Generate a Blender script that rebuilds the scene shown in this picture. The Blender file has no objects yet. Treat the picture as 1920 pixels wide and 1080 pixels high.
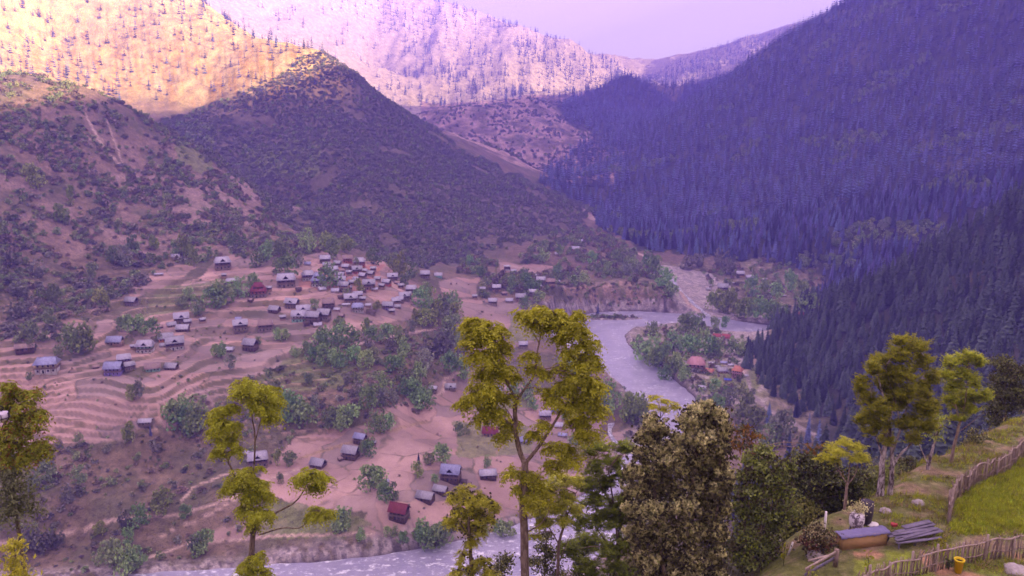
import bpy, bmesh, math, random, colorsys
import numpy as np
from mathutils import Vector, Matrix, Euler

scene = bpy.context.scene
COL = scene.collection
R = math.radians

# ---------------------------------------------------------------- camera
cam_data = bpy.data.cameras.new("camera")
cam_data.sensor_width = 36.0
cam_data.lens = 36.0 * 1507.0 / 1920.0
cam_data.clip_start = 0.5
cam_data.clip_end = 20000
camera = bpy.data.objects.new("camera", cam_data)
COL.objects.link(camera)
camera.location = (0, 0, 0)
camera.rotation_euler = (R(90 - 12.7), 0, 0)
scene.camera = camera

# ---------------------------------------------------------------- sky, sun, exposure
SUN_TO = Vector((0.86, -0.44, 0.262)).normalized()      # direction towards the low sun
world = bpy.data.worlds.new("World")
scene.world = world
world.use_nodes = True
wt = world.node_tree
for n in list(wt.nodes): wt.nodes.remove(n)
w_out = wt.nodes.new("ShaderNodeOutputWorld")
w_bg = wt.nodes.new("ShaderNodeBackground"); w_bg.inputs["Strength"].default_value = 0.05
w_sky = wt.nodes.new("ShaderNodeTexSky"); w_sky.sky_type = 'NISHITA'; w_sky.sun_disc = False
w_sky.sun_elevation = math.asin(SUN_TO.z); w_sky.sun_rotation = math.atan2(SUN_TO.x, SUN_TO.y)
w_sky.air_density = 1.0; w_sky.dust_density = 2.0
w_mix = wt.nodes.new("ShaderNodeMix"); w_mix.data_type = 'RGBA'; w_mix.inputs[0].default_value = 0.85
w_mix.inputs[7].default_value = (6.4, 4.7, 4.5, 1)     # pale pink evening veil over the whole sky
wt.links.new(w_sky.outputs[0], w_mix.inputs[6]); wt.links.new(w_mix.outputs[2], w_bg.inputs[0])
wt.links.new(w_bg.outputs[0], w_out.inputs[0])

sun = bpy.data.lights.new("sun", 'SUN'); sun.energy = 5.0; sun.angle = R(0.6); sun.color = (1.0, 0.72, 0.36)
sun_o = bpy.data.objects.new("sun", sun); COL.objects.link(sun_o)
sun_o.rotation_euler = (-SUN_TO).to_track_quat('-Z', 'Y').to_euler()

scene.view_settings.view_transform = 'Standard'
scene.view_settings.look = 'None'
scene.view_settings.exposure = 3.42
scene.view_settings.gamma = 1.0
scene.view_settings.use_curve_mapping = False
scene.render.engine = 'CYCLES'
cy = scene.cycles
cy.use_denoising = True; cy.denoising_input_passes = 'RGB_ALBEDO_NORMAL'; cy.denoising_prefilter = 'FAST'
cy.max_bounces = 5; cy.diffuse_bounces = 2; cy.glossy_bounces = 2; cy.transmission_bounces = 2
cy.volume_bounces = 0; cy.transparent_max_bounces = 8
cy.caustics_reflective = False; cy.caustics_refractive = False

# ---------------------------------------------------------------- the evening haze
HAZE_DENSITY = 0.00031
HAZE_COLOR = (0.23, 0.19, 1.0, 1)
def make_haze():
    x0, x1, y0, y1, z0, z1 = -3100, 2500, -1700, 5900, -262, 960
    v = [(x,y,z) for z in (z0,z1) for y in (y0,y1) for x in (x0,x1)]
    f = [(0,2,3,1),(4,5,7,6),(0,1,5,4),(2,6,7,3),(0,4,6,2),(1,3,7,5)]
    me = bpy.data.meshes.new("haze"); me.from_pydata(v, [], f)
    o = bpy.data.objects.new("haze", me); COL.objects.link(o)
    m = bpy.data.materials.new("haze_air"); m.use_nodes = True
    nt = m.node_tree
    for n in list(nt.nodes): nt.nodes.remove(n)
    out = nt.nodes.new("ShaderNodeOutputMaterial"); pv = nt.nodes.new("ShaderNodeVolumePrincipled")
    pv.inputs["Color"].default_value = HAZE_COLOR; pv.inputs["Density"].default_value = HAZE_DENSITY
    pv.inputs["Anisotropy"].default_value = 0.0
    nt.links.new(pv.outputs[0], out.inputs["Volume"])
    me.materials.append(m)
    o["kind"] = "stuff"; o["label"] = "violet evening haze filling the valley air"
make_haze()

# ---------------------------------------------------------------- helpers
class NT:
    """tiny shader-node builder"""
    def __init__(s, name, rough=0.9, spec=0.2):
        s.m = bpy.data.materials.new(name); s.m.use_nodes = True; s.t = s.m.node_tree
        s.b = s.t.nodes["Principled BSDF"]; s.out = s.t.nodes["Material Output"]
        s.b.inputs["Roughness"].default_value = rough
        s.b.inputs["Specular IOR Level"].default_value = spec
    def n(s, kind, **kw):
        nd = s.t.nodes.new(kind)
        for k, v in kw.items():
            if hasattr(nd, k): setattr(nd, k, v)
        return nd
    def link(s, a, b): s.t.links.new(a, b)
    def coord(s, which="Object"):
        return s.n("ShaderNodeTexCoord").outputs[which]
    def mapping(s, vec, scale=(1,1,1), rot=(0,0,0)):
        m = s.n("ShaderNodeMapping"); m.inputs["Scale"].default_value = scale; m.inputs["Rotation"].default_value = rot
        s.link(vec, m.inputs[0]); return m.outputs[0]
    def noise(s, vec, scale, detail=4, rough=0.6, out=0):
        t = s.n("ShaderNodeTexNoise"); t.inputs["Scale"].default_value = scale; t.inputs["Detail"].default_value = detail
        t.inputs["Roughness"].default_value = rough; s.link(vec, t.inputs["Vector"]); return t.outputs[out]
    def ramp(s, fac, stops, interp='LINEAR'):
        r = s.n("ShaderNodeValToRGB"); r.color_ramp.interpolation = interp
        el = r.color_ramp.elements
        while len(el) < len(stops): el.new(0.5)
        for e, (p, c) in zip(el, stops):
            e.position = p; e.color = (c, c, c, 1) if isinstance(c, (int, float)) else (*c, 1)
        s.link(fac, r.inputs[0]); return r.outputs[0]
    def mix(s, fac, a, b, blend='MIX'):
        m = s.n("ShaderNodeMix", data_type='RGBA', blend_type=blend)
        for sock, v in ((m.inputs[0], fac), (m.inputs[6], a), (m.inputs[7], b)):
            if isinstance(v, (int, float)): sock.default_value = v
            elif isinstance(v, tuple): sock.default_value = (*v, 1)[:4]
            else: s.link(v, sock)
        return m.outputs[2]
    def math(s, op, a, b=0.0):
        m = s.n("ShaderNodeMath", operation=op)
        for sock, v in ((m.inputs[0], a), (m.inputs[1], b)):
            if isinstance(v, (int, float)): sock.default_value = v
            else: s.link(v, sock)
        return m.outputs[0]
    def color(s, c):
        if isinstance(c, tuple): s.b.inputs["Base Color"].default_value = (*c, 1)[:4]
        else: s.link(c, s.b.inputs["Base Color"])
    def bump(s, h, strength=0.5, dist=0.1):
        b = s.n("ShaderNodeBump"); b.inputs["Strength"].default_value = strength; b.inputs["Distance"].default_value = dist
        s.link(h, b.inputs["Height"]); s.link(b.outputs[0], s.b.inputs["Normal"])

def new_mesh(name, v, f, mat=None, smooth=False):
    me = bpy.data.meshes.new(name)
    v = np.asarray(v, np.float32)
    me.vertices.add(len(v)); me.vertices.foreach_set("co", v.ravel())
    if isinstance(f, np.ndarray) and f.ndim == 2:
        k = f.shape[1]; nf = len(f)
        me.loops.add(nf*k); me.loops.foreach_set("vertex_index", f.ravel().astype(np.int32))
        me.polygons.add(nf); me.polygons.foreach_set("loop_start", np.arange(0, nf*k, k, dtype=np.int32))
        me.polygons.foreach_set("loop_total", np.full(nf, k, np.int32))
    else:
        lens = np.array([len(q) for q in f], np.int32); idx = np.array([i for q in f for i in q], np.int32)
        me.loops.add(len(idx)); me.loops.foreach_set("vertex_index", idx)
        me.polygons.add(len(f)); me.polygons.foreach_set("loop_start", np.concatenate([[0], np.cumsum(lens)[:-1]]).astype(np.int32))
        me.polygons.foreach_set("loop_total", lens)
    if smooth: me.polygons.foreach_set("use_smooth", np.ones(len(me.polygons), bool))
    if mat is not None: me.materials.append(mat)
    me.update(calc_edges=True); me.validate()
    return me

def link(name, me, parent=None, loc=None, rot=None, scale=None):
    o = bpy.data.objects.new(name, me); COL.objects.link(o)
    if parent is not None: o.parent = parent
    if loc is not None: o.location = loc
    if rot is not None: o.rotation_euler = rot
    if scale is not None: o.scale = (scale,)*3 if isinstance(scale, (int, float)) else scale
    return o
def tag(o, label=None, cat=None, group=None, kind=None):
    if label: o["label"] = label
    if cat: o["category"] = cat
    if group: o["group"] = group
    if kind: o["kind"] = kind
    return o
def copy_tree(o, parent=None):
    c = o.copy(); COL.objects.link(c)
    if parent is not None: c.parent = parent
    for ch in list(o.children): copy_tree(ch, c)
    return c

class MB:
    """collects simple solids into one mesh"""
    def __init__(s): s.v = []; s.f = []
    def add(s, v, f):
        n = len(s.v); s.v += [tuple(q) for q in v]; s.f += [tuple(i+n for i in q) for q in f]; return s
    def box(s, c, size, rz=0.0, M=None):
        hx, hy, hz = size[0]/2, size[1]/2, size[2]/2
        pts = [Vector((x,y,z)) for z in (-hz,hz) for y in (-hy,hy) for x in (-hx,hx)]
        T = Matrix.Translation(c) @ Matrix.Rotation(rz, 4, 'Z') if M is None else Matrix.Translation(c) @ M.to_4x4()
        return s.add([T @ p for p in pts], [(0,2,3,1),(4,5,7,6),(0,1,5,4),(2,6,7,3),(0,4,6,2),(1,3,7,5)])
    def bar(s, a, b, w, h=None):
        a = Vector(a); b = Vector(b); d = b-a; L = d.length
        q = d.to_track_quat('X', 'Z').to_matrix()
        return s.box((a+b)/2, (L, w, h or w), M=q)
    def tube(s, pts, rad, n=6, cap=True):
        pts = [Vector(p) for p in pts]
        if isinstance(rad, (int, float)): rad = [rad]*len(pts)
        base = len(s.v); ref = None
        for i, p in enumerate(pts):
            t = (pts[min(i+1, len(pts)-1)] - pts[max(i-1, 0)]).normalized()
            if ref is None: ref = t.orthogonal().normalized()
            ref = (ref - t*ref.dot(t)); ref = ref.normalized() if ref.length > 1e-5 else t.orthogonal().normalized()
            bt = t.cross(ref)
            for k in range(n):
                a = 2*math.pi*k/n
                s.v.append(tuple(p + (ref*math.cos(a) + bt*math.sin(a))*rad[i]))
        for i in range(len(pts)-1):
            for k in range(n):
                a = base+i*n+k; b = base+i*n+(k+1)%n
                s.f.append((a, b, b+n, a+n))
        if cap:
            s.f.append(tuple(base+k for k in range(n))[::-1]); s.f.append(tuple(base+(len(pts)-1)*n+k for k in range(n)))
        return s
    def mesh(s, name, mat=None, smooth=False): return new_mesh(name, s.v, s.f, mat, smooth)
    def build(s, name, mat=None, parent=None, smooth=False, **kw): return link(name, s.mesh(name, mat, smooth), parent, **kw)
# ------------------------------------------------------------------ terrain maths
F_PX, PITCH = 1507.0, math.radians(12.7)      # focal length in photo pixels (1920 wide), camera pitch down
SP, CP = math.sin(PITCH), math.cos(PITCH)

def ray(px, py):
    u = (px - 960.0) / F_PX; v = (540.0 - py) / F_PX
    return np.array([u, CP + v * SP, -SP + v * CP])

def P(px, py, Y):                             # point on a sight line at forward distance Y
    d = ray(px, py)
    return d * (Y / d[1])

def project(x, y, z):                         # world -> photo pixel coordinates
    depth = y * CP - z * SP
    up = y * SP + z * CP
    depth = np.where(depth < 0.1, 0.1, depth)
    return 960.0 + F_PX * x / depth, 540.0 - F_PX * up / depth

_pg = np.random.RandomState(7)
_perm = np.concatenate([_pg.permutation(256)] * 3)
_gx = np.cos(np.arange(256) * 2.399963); _gy = np.sin(np.arange(256) * 2.399963)
def perlin(x, y):
    xi = np.floor(x).astype(int); yi = np.floor(y).astype(int)
    xf = x - xi; yf = y - yi
    xi &= 255; yi &= 255
    u = xf * xf * xf * (xf * (xf * 6 - 15) + 10); v = yf * yf * yf * (yf * (yf * 6 - 15) + 10)
    def g(ix, iy, dx, dy):
        h = _perm[_perm[ix & 255] + (iy & 255)]
        return _gx[h] * dx + _gy[h] * dy
    a = g(xi, yi, xf, yf); b = g(xi + 1, yi, xf - 1, yf)
    c = g(xi, yi + 1, xf, yf - 1); d = g(xi + 1, yi + 1, xf - 1, yf - 1)
    return (a + u * (b - a)) * (1 - v) + (c + u * (d - c)) * v
def fbm(x, y, octv=4, gain=0.5):
    s = 0; a = 1.0
    for i in range(octv):
        s = s + a * perlin(x + 17.3 * i, y - 9.1 * i); x = x * 2.03; y = y * 2.03; a *= gain
    return s
def ridged(x, y, octv=4, gain=0.5):
    s = 0; a = 1.0
    for i in range(octv):
        s = s + a * (1 - 2.2 * np.abs(perlin(x + 31.7 * i, y + 5.3 * i))); x = x * 2.1; y = y * 2.1; a *= gain
    return s
def sstep(a, b, x):
    t = np.clip((x - a) / (b - a), 0, 1); return t * t * (3 - 2 * t)

# visible control points: photo pixel + forward distance
CPTS = [
 # near bank and the lower fields
 (700,1035,400),(500,1050,395),(860,1022,408),(300,1070,395),(120,1075,400),(960,1005,418),
 (750,960,423),(620,985,415),(520,960,430),(900,960,440),(660,860,480),(840,890,462),(600,820,505),(920,885,470),
 (800,800,535),(900,780,560),(820,720,585),(940,730,600),(1050,790,570),(1100,830,540),(1040,900,480),(1150,840,560),
 (980,645,735),(1000,700,650),(1060,700,660),(1090,650,740),(930,560,860),(1020,525,930),(950,500,985),(1075,465,1130),
 (880,600,790),(860,650,700),(1140,780,590),
 # left lower scrub bank
 (60,1000,405),(200,960,425),(400,930,440),(100,900,440),(300,860,470),(500,820,500),(0,1060,385),(250,1040,398),
 # terraced fields and village shelf
 (60,820,475),(200,800,480),(285,770,490),(90,690,530),(350,730,520),(480,700,555),(560,690,575),(0,700,520),
 (0,600,590),(150,620,585),(247,565,680),(330,600,650),(400,650,600),(480,640,615),(600,590,665),(540,530,740),
 (420,500,770),(700,590,690),(780,560,760),(740,520,810),(650,490,830),(800,510,880),(650,700,570),(720,640,640),
 (780,680,600),(700,760,530),(620,760,530),(850,560,830),(300,480,790),(150,520,710),(350,540,710),
 # left hillside up to its crest
 (0,520,640),(0,450,700),(0,350,780),(0,250,870),(0,150,980),(100,400,790),(200,430,800),(150,300,900),(120,160,1010),
 (220,190,1060),(200,340,900),(300,400,880),(300,300,1000),(300,235,1100),(400,350,990),(400,290,1130),(440,420,890),
 (480,352,1120),(540,400,1060),(540,440,960),(620,450,960),(80,150,1000),
 # middle mountain
 (330,240,1420),(430,325,1300),(520,395,1170),(600,400,1080),(700,470,990),(780,500,960),(880,480,1060),(960,440,1200),
 (1060,430,1400),(1100,405,1560),(1060,380,1560),(1000,350,1600),(920,325,1620),(850,300,1630),(760,235,1640),(700,185,1650),
 (655,145,1655),(600,105,1660),(560,94,1690),(500,78,1740),(400,40,1820),(300,-20,1900),(200,-90,1960),(60,-160,2000),(-100,-180,2050),
 (560,200,1500),(600,300,1300),(700,350,1230),(700,270,1430),(800,400,1200),(850,350,1400),(940,380,1440),(480,200,1500),
 (380,200,1560),(300,150,1640),(200,120,1700),(100,80,1750),(450,280,1380),(300,60,1760),(460,130,1620),
 # valley floor up the side stream
 (1230,505,1140),(1270,540,1010),(1330,572,955),(1200,472,1240),(1140,440,1390),(1150,532,958),(1060,534,952),(1230,533,962),(1105,533,955),(1190,533,959),(1150,524,990),(1080,526,985),(1220,524,1000),(1150,512,1035),(1060,514,1030),(1180,500,1090),(1020,535,900),(1280,548,975),
 # flats beyond the river
 (1400,520,1110),(1500,530,1080),(1440,560,1000),(1350,560,985),(1550,530,1100),(1350,500,1180),(1470,585,925),
 # peninsula and the road
 (1300,640,800),(1250,650,790),(1230,620,855),(1300,690,700),(1350,690,700),(1380,650,780),(1370,740,640),(1400,735,640),(1440,770,610),
 (1500,800,590),(1560,840,560),(1350,760,600),
 # near spur of the forested mountain
 (1430,665,760),(1530,600,775),(1640,530,790),(1780,450,800),(1920,375,800),(2080,290,800),(2300,180,800),
 (1700,620,660),(1600,680,660),(1500,720,660),(1900,560,600),(1800,700,540),(1620,800,550),(1920,700,480),(1700,520,740),(1850,470,740),
 # forested mountain
 (1265,214,2700),(1350,158,2650),(1460,80,2600),(1530,44,2550),(1600,12,2500),(1750,-90,2400),(1920,-190,2300),(2100,-280,2200),
 (1180,258,2450),(1080,300,2250),(1030,338,2080),(1112,392,1780),(1300,300,1950),(1200,430,1500),(1220,340,1900),(1500,200,2050),(1500,350,1560),
 (1400,250,2050),(1400,430,1330),(1300,460,1290),(1500,480,1180),(1700,150,1850),(1800,300,1400),(1900,100,1750),(1920,250,1400),(1650,430,1180),
 (1800,390,1200),(1600,400,1330),(1120,330,1950),
 # purple hills behind
 (990,322,2250),(900,295,2250),(850,285,2350),(950,270,2450),(880,215,2750),(820,208,2850),(950,205,2900),(1000,190,2950),(1050,215,2950),(1100,240,2750),
 (1060,290,2350),(1040,250,2600),(1100,208,3400),(1135,180,3450),(1172,148,3500),(1205,172,3450),(1245,205,3350),(1275,232,3200),(1150,230,2900),(1080,195,3300),
 (780,232,3000),(760,250,2600),
 # sunlit range behind
 (700,150,4300),(800,120,4400),(900,120,4400),(1000,130,4500),(1100,150,4600),(800,190,3700),(950,185,3700),(1060,180,3900),
 (720,-10,5200),(830,15,5200),(960,45,5200),(1050,80,5200),(1120,110,5200),(1175,148,5100),(600,-80,5200),(600,60,4000),(500,-120,5200),
 (300,-160,5200),(100,-200,5200),(700,60,4800),(850,60,4900),
 (1230,150,5200),(1300,112,5300),(1400,82,5300),(1480,50,5300),(1600,20,5300),(1300,190,4300),(1400,135,4500),(1500,120,4500),
]
# hidden or off-frame points given in metres (x, y, z)
WPTS = [
 (-330,2080,-95),(-250,2300,-125),(-500,2700,-80),(-520,3060,-60),(-100,2400,-125),(-560,2350,-10),(-900,1400,60),(-700,1250,-60),(-1200,1200,140),(-1000,800,90),(-1500,600,250),(-800,500,40),(-600,450,-90),(-500,400,-150),(-1400,300,120),
 (-350,1250,-150),(-200,2050,-60),(-450,2100,-20),(0,2050,-120),(-700,2400,150),(-1100,2400,380),(-1500,2000,420),(-1800,1500,420),(-1800,2800,600),
 (560,4300,-60),(900,4200,40),(300,4200,-60),(1500,4200,60),
 (-3000,3000,800),(-3000,1000,600),(-3000,5200,900),(0,6500,300),(2000,6500,200),(-2000,6500,600),(3500,5200,300),(3000,4200,250),
 # right-hand ridge that keeps the valley in shadow, mostly beyond the frame
 (1350,3000,400),(1400,3300,370),(1500,1900,590),(1500,1500,630),(1550,1100,650),(1550,700,665),(1550,300,665),(1550,-100,650),(1550,-600,600),(1500,-1200,600),
 (1000,500,180),(800,300,60),(1000,1000,60),(900,800,-10),(850,1000,-120),(700,900,-215),(560,870,-233),(480,900,-232),(440,960,-231),(600,1000,-228),(750,1080,-200),
 (450,480,-60),(350,350,-85),(600,600,-20),
 (2200,1500,350),(2200,300,350),(2300,2500,300),(2300,-1000,300),(2200,3500,150),
 # slope from the camera's knoll down to the river, and behind the camera
 (0,120,-98),(0,200,-140),(-20,300,-196),(0,345,-232),(-150,100,-85),(-160,200,-145),(-180,300,-215),(-400,100,-110),(-400,250,-200),(-420,300,-232),(-700,200,-150),
 (150,150,-80),(150,300,-150),(160,400,-195),(120,430,-225),(200,520,-225),(280,450,-170),(300,200,-60),(100,100,-62),(200,80,-35),(60,330,-225),
 (0,60,-58),(-100,50,-60),(80,100,-62),(0,-100,0),(300,-100,40),(-300,-100,-40),(0,-600,150),(-600,-600,60),(700,-300,180),(600,100,60),(-1200,-500,100),
 (-700,330,-232),(-900,300,-225),
]
_c = np.array([P(*p) for p in CPTS] + [np.array(w, float) for w in WPTS])
class RBF:
    def __init__(s, pts, eps):
        s.p = pts; s.e = eps
        n = len(pts)
        d = np.hypot(pts[:,None,0]-pts[None,:,0], pts[:,None,1]-pts[None,:,1])
        A = -np.sqrt(d*d + eps*eps)
        A += np.eye(n) * s.smooth(pts)
        M = np.zeros((n+3, n+3)); M[:n,:n] = A; M[:n,n] = 1; M[:n,n+1] = pts[:,0]; M[:n,n+2] = pts[:,1]
        M[n,:n] = 1; M[n+1,:n] = pts[:,0]; M[n+2,:n] = pts[:,1]
        s.w = np.linalg.solve(M, np.concatenate([pts[:,2], [0,0,0]]))
    def smooth(s, pts):
        return 0.0
    def __call__(s, x, y):
        sh = np.shape(x); x = np.ravel(x); y = np.ravel(y)
        out = np.empty(len(x)); n = len(s.p)
        for i in range(0, len(x), 20000):
            a = x[i:i+20000, None]; b = y[i:i+20000, None]
            d = np.sqrt((a - s.p[:,0])**2 + (b - s.p[:,1])**2 + s.e*s.e)
            out[i:i+20000] = -d @ s.w[:n] + s.w[n] + s.w[n+1]*a[:,0] + s.w[n+2]*b[:,0]
        return out.reshape(sh)
far_rbf = RBF(_c, 18.0)

def near_line(x, y, L):                       # distance to polyline, fractional vertex index
    best = np.full(x.shape, 1e9); idx = np.zeros(x.shape)
    for i in range(len(L)-1):
        ax, ay = L[i,0], L[i,1]; bx, by = L[i+1,0]-ax, L[i+1,1]-ay
        t = np.clip(((x-ax)*bx + (y-ay)*by) / (bx*bx+by*by), 0, 1)
        d = np.hypot(x-ax-t*bx, y-ay-t*by)
        m = d < best; best[m] = d[m]; idx[m] = (i+t)[m]
    return best, idx

# the knoll in front of the camera
def _kn(px, py):                              # the knoll top falls gently away from the house
    d = ray(px, py); q = -d[2]/d[1]
    return P(px, py, 18.62/(q-0.08))
EDGE = [(1420,1110),(1500,1072),(1520,1030),(1560,985),(1620,955),(1680,925),(1750,875),(1820,838),(1900,797),(1990,760)]
_e = [np.array([-90.,5,0]), np.array([-30.,22,0])] + [_kn(*p) for p in EDGE] + [np.array([75.,66,0]), np.array([140.,60,0])]
EL = np.array([[p[0], p[1], 0, 0] for p in _e])
def near_height(x, y):
    d, i = near_line(x, y, EL)
    i0 = np.clip(np.floor(i).astype(int), 0, len(EL)-2)
    ax, ay = EL[i0,0], EL[i0,1]; bx, by = EL[i0+1,0]-ax, EL[i0+1,1]-ay
    side = np.sign(bx*(y-ay) - by*(x-ax))
    d = d*side + 0.6*fbm(x/5, y/5, 2)
    plane = -(18.62 + 0.08*y) + 0.25*fbm(x/9, y/9, 2)
    plane = np.minimum(plane, plane + 0.35*np.clip(14-y,0,99)*0) + sstep(30, 5, y)*np.clip(25-y, 0, 60)*0.45
    g = 1.12*(np.sqrt(np.maximum(d,0)**2 + 1.0) - 1.0) 
    return plane - g + 0.02*np.clip(-d,0,10)

# the river as centreline (x, y, half width, water level)
def _rw(px, py, z):
    d = ray(px, py); t = z / d[2]; return d[0]*t, d[1]*t
RIV = [(-900,270,24,-243.5),(-600,310,24,-243),(-400,332,24,-242.6),(-250,350,24,-242.3),(-110,366,26,-242),(-30,384,27,-241.6),(30,420,25,-241.2),(75,468,23,-240.8),(108,530,22,-240.4)]
for _px,_py,_hw,_z in [(1270,800,23,-240.2),(1232,738,27,-240),(1168,690,31,-239.8),(1110,650,37,-239.6),(1102,622,40,-239.4),(1138,603,38,-239.2),(1195,597,32,-239),(1270,596,21,-238.8),(1340,603,18,-238.6),(1405,617,26,-238.4)]:
    _x,_y = _rw(_px,_py,_z); RIV.append((_x,_y,_hw,_z))
RIV += [(345,815,22,-238.2),(420,830,18,-238),(520,850,16,-237.8)]
RIV = np.array(RIV)
def catmull(pts, n):
    p = np.vstack([2*pts[0]-pts[1], pts, 2*pts[-1]-pts[-2]]); out = []
    for i in range(1, len(p)-2):
        for k in range(n):
            t = k / n
            out.append(0.5*((2*p[i]) + (-p[i-1]+p[i+1])*t + (2*p[i-1]-5*p[i]+4*p[i+1]-p[i+2])*t*t + (-p[i-1]+3*p[i]-3*p[i+1]+p[i+2])*t**3))
    out.append(p[-2]); return np.array(out)
RC = catmull(RIV, 8)
def in_poly(px, py, poly):
    poly = np.array(poly, float); n = len(poly); c = np.zeros(px.shape, bool); j = n-1
    for i in range(n):
        xi, yi = poly[i]; xj, yj = poly[j]
        m = ((yi > py) != (yj > py)) & (px < (xj-xi)*(py-yi)/(yj-yi+1e-9) + xi)
        c ^= m; j = i
    return c

STREAM = np.array([_rw(*q)+(6.0,0) for q in [(1225,500,-231),(1262,520,-232.5),(1280,545,-235),(1310,565,-237),(1335,592,-238.6)]])
def height(x, y, full=True):
    """ground height; also returns dict of extra fields"""
    x = np.asarray(x, float); y = np.asarray(y, float)
    r = np.hypot(x, y)
    zf = far_rbf(x, y)
    up = sstep(-165, -60, zf) * sstep(700, 1100, y) 
    zf = zf + up * (ridged(x/420, y/420, 5) - 0.8) * (8 + 10*sstep(1500, 3500, y)) + sstep(350,500,y)*fbm(x/60, y/60, 4) * (1.2 + 5*up)
    zf = zf + sstep(3200,4200,y) * (ridged(x/420+3, y/1500, 5)-0.9) * 36
    # terraces on the left-hand shelf
    px, py = project(x, y, zf)
    ter = np.zeros(x.shape)
    m = (y > 440) & (y < 900) & (x < -30)
    ter[m] = sstep(0, 400, px[m]+520) * sstep(640, 560, px[m] - 0.15*(py[m]-600)) * sstep(835, 815, py[m]) * sstep(470, 560, py[m])
    two = sstep(585, 600, y + 0.12*x + 10*fbm(x/60, y/60, 2))
    step = 2.9
    q = (zf + 2.6*fbm(x/75, y/75, 3)) / step
    fr = q - np.floor(q)
    tread = (np.floor(q) + sstep(0.70, 1.0, fr)) * step - 2.6*fbm(x/75, y/75, 3)
    st2 = 4.2; q2 = (zf + 2.4*fbm(x/90+4, y/90, 2)) / st2; fr2 = q2 - np.floor(q2)
    tr2 = (np.floor(q2) + sstep(0.74, 1.0, fr2)) * st2 - 2.4*fbm(x/90+4, y/90, 2)
    tread = tread*(1-two) + tr2*two; fr = np.where(two > 0.5, fr2, fr)
    zt = zf + (tread - zf) * ter
    # river bed
    near = (y > 230) & (y < 1000) & (r < 1100)
    d = np.full(x.shape, 1e3); zw = np.full(x.shape, -240.0)
    if near.any():
        dd, ii = near_line(x[near], y[near], RC)
        i0 = np.clip(np.floor(ii).astype(int), 0, len(RC)-2); f = ii - i0
        hw = RC[i0,2]*(1-f) + RC[i0+1,2]*f; w = RC[i0,3]*(1-f) + RC[i0+1,3]*f
        dd = dd - hw + 2.5*fbm(x[near]/22, y[near]/22, 3)
        d[near] = dd; zw[near] = w
        zn = zt[near]
        bed = w - 1.5
        bank = np.maximum(zn, w + 1.2)
        wd = 7.0 + 17.0*sstep(-222, -214, zn)*(y[near] > 880)*(0.75+0.5*fbm(x[near]/16, y[near]/16, 2))
        k = np.where(dd < wd, sstep(-1.0, wd, dd), 1.0)
        zt[near] = bed*(1-k) + bank*k
        lo = (dd > 7) ; 
        zz = zt[near]; zz[lo] = np.maximum(zz[lo], (w+1.0)[lo]); zt[near] = zz
    # thin vegetated bar in the bend
    bx, by = _rw(1150, 597, -239)
    bar = ((x-bx-0.0)/33)**2 + ((y-by)/6.5)**2
    zt = np.where(bar < 1.6, np.maximum(zt, -238.0 - 1.9*np.clip(bar-0.55,0,9)), zt)
    k = sstep(90, 130, r)
    if (r < 130).any():
        m = r < 130
        zn = near_height(x[m], y[m]) + 0.10*fbm(x[m]/2.2, y[m]/2.2, 3)
        zt[m] = zn*(1-k[m]) + zt[m]*k[m]
    return zt, dict(rdist=d, ter=ter, fr=fr, r=r)
# ------------------------------------------------------------------ paint the land
SOIL=(0.33,0.235,0.215); DRY=(0.165,0.12,0.085); SCRUB=(0.11,0.095,0.062); GRASS=(0.15,0.165,0.065); FLOOR=(0.045,0.045,0.035)
GRAVEL=(0.33,0.28,0.28); PALE=(0.40,0.29,0.25); ROCK=(0.26,0.21,0.20); RED=(0.33,0.165,0.125); LAWN=(0.17,0.20,0.03); TAN=(0.27,0.19,0.11)
FIELDS = [ # photo outlines of bare soil, with tone
 [(-700,640),(-200,600),(100,598),(230,600),(300,560),(380,515),(410,485),(470,470),(520,500),(600,470),(720,490),(800,545),(780,600),(690,610),(620,650),(560,665),(500,700),(430,735),(300,790),(120,830),(-200,840),(-700,860)],
 [(250,530),(330,495),(370,500),(300,545),(240,560)],
 [(95,815),(230,790),(260,800),(235,828),(110,832)],
 [(500,870),(560,820),(620,800),(700,800),(720,770),(850,700),(930,690),(1000,740),(1080,760),(1130,790),(1100,860),(1090,960),(960,1010),(650,1005),(690,960),(560,955),(480,905)],
 [(860,560),(990,560),(1000,640),(900,670),(850,640)],
 [(930,490),(1040,500),(1010,515),(940,508)],
 [(1130,820),(1180,800),(1190,850),(1120,870)],
 [(80,770),(440,740),(330,800),(90,810)],
 [(400,990),(540,975),(530,1005),(400,1015)],
 [(820,525),(900,520),(890,560),(830,550)],
]
FORESTS = [[(1005,335),(1080,280),(1170,235),(1262,188),(1340,130),(1460,50),(1600,-20),(2400,-600),(2600,300),(2300,400),(1640,500),(1560,530),(1500,500),(1400,492),(1300,482),(1200,465),(1120,425),(1100,395)],
           [(1420,640),(1530,560),(1640,490),(2400,100),(2500,900),(1930,800),(1700,850),(1560,850),(1500,790),(1440,750),(1405,715),(1395,670)]]
GREENS = [[(500,935),(650,960),(700,985),(640,1010),(480,1010)],[(850,790),(990,800),(1000,850),(860,860)],[(560,660),(700,690),(640,730),(430,740)],
 [(870,740),(1000,740),(1000,765),(860,770)],[(960,585),(1010,590),(1000,640),(950,640)],[(1340,690),(1430,690),(1420,740),(1300,740)],
 [(450,270),(600,270),(600,330),(450,330)],[(330,230),(400,230),(400,330),(330,310)],[(300,540),(450,520),(380,575),(250,600)]]
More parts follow.
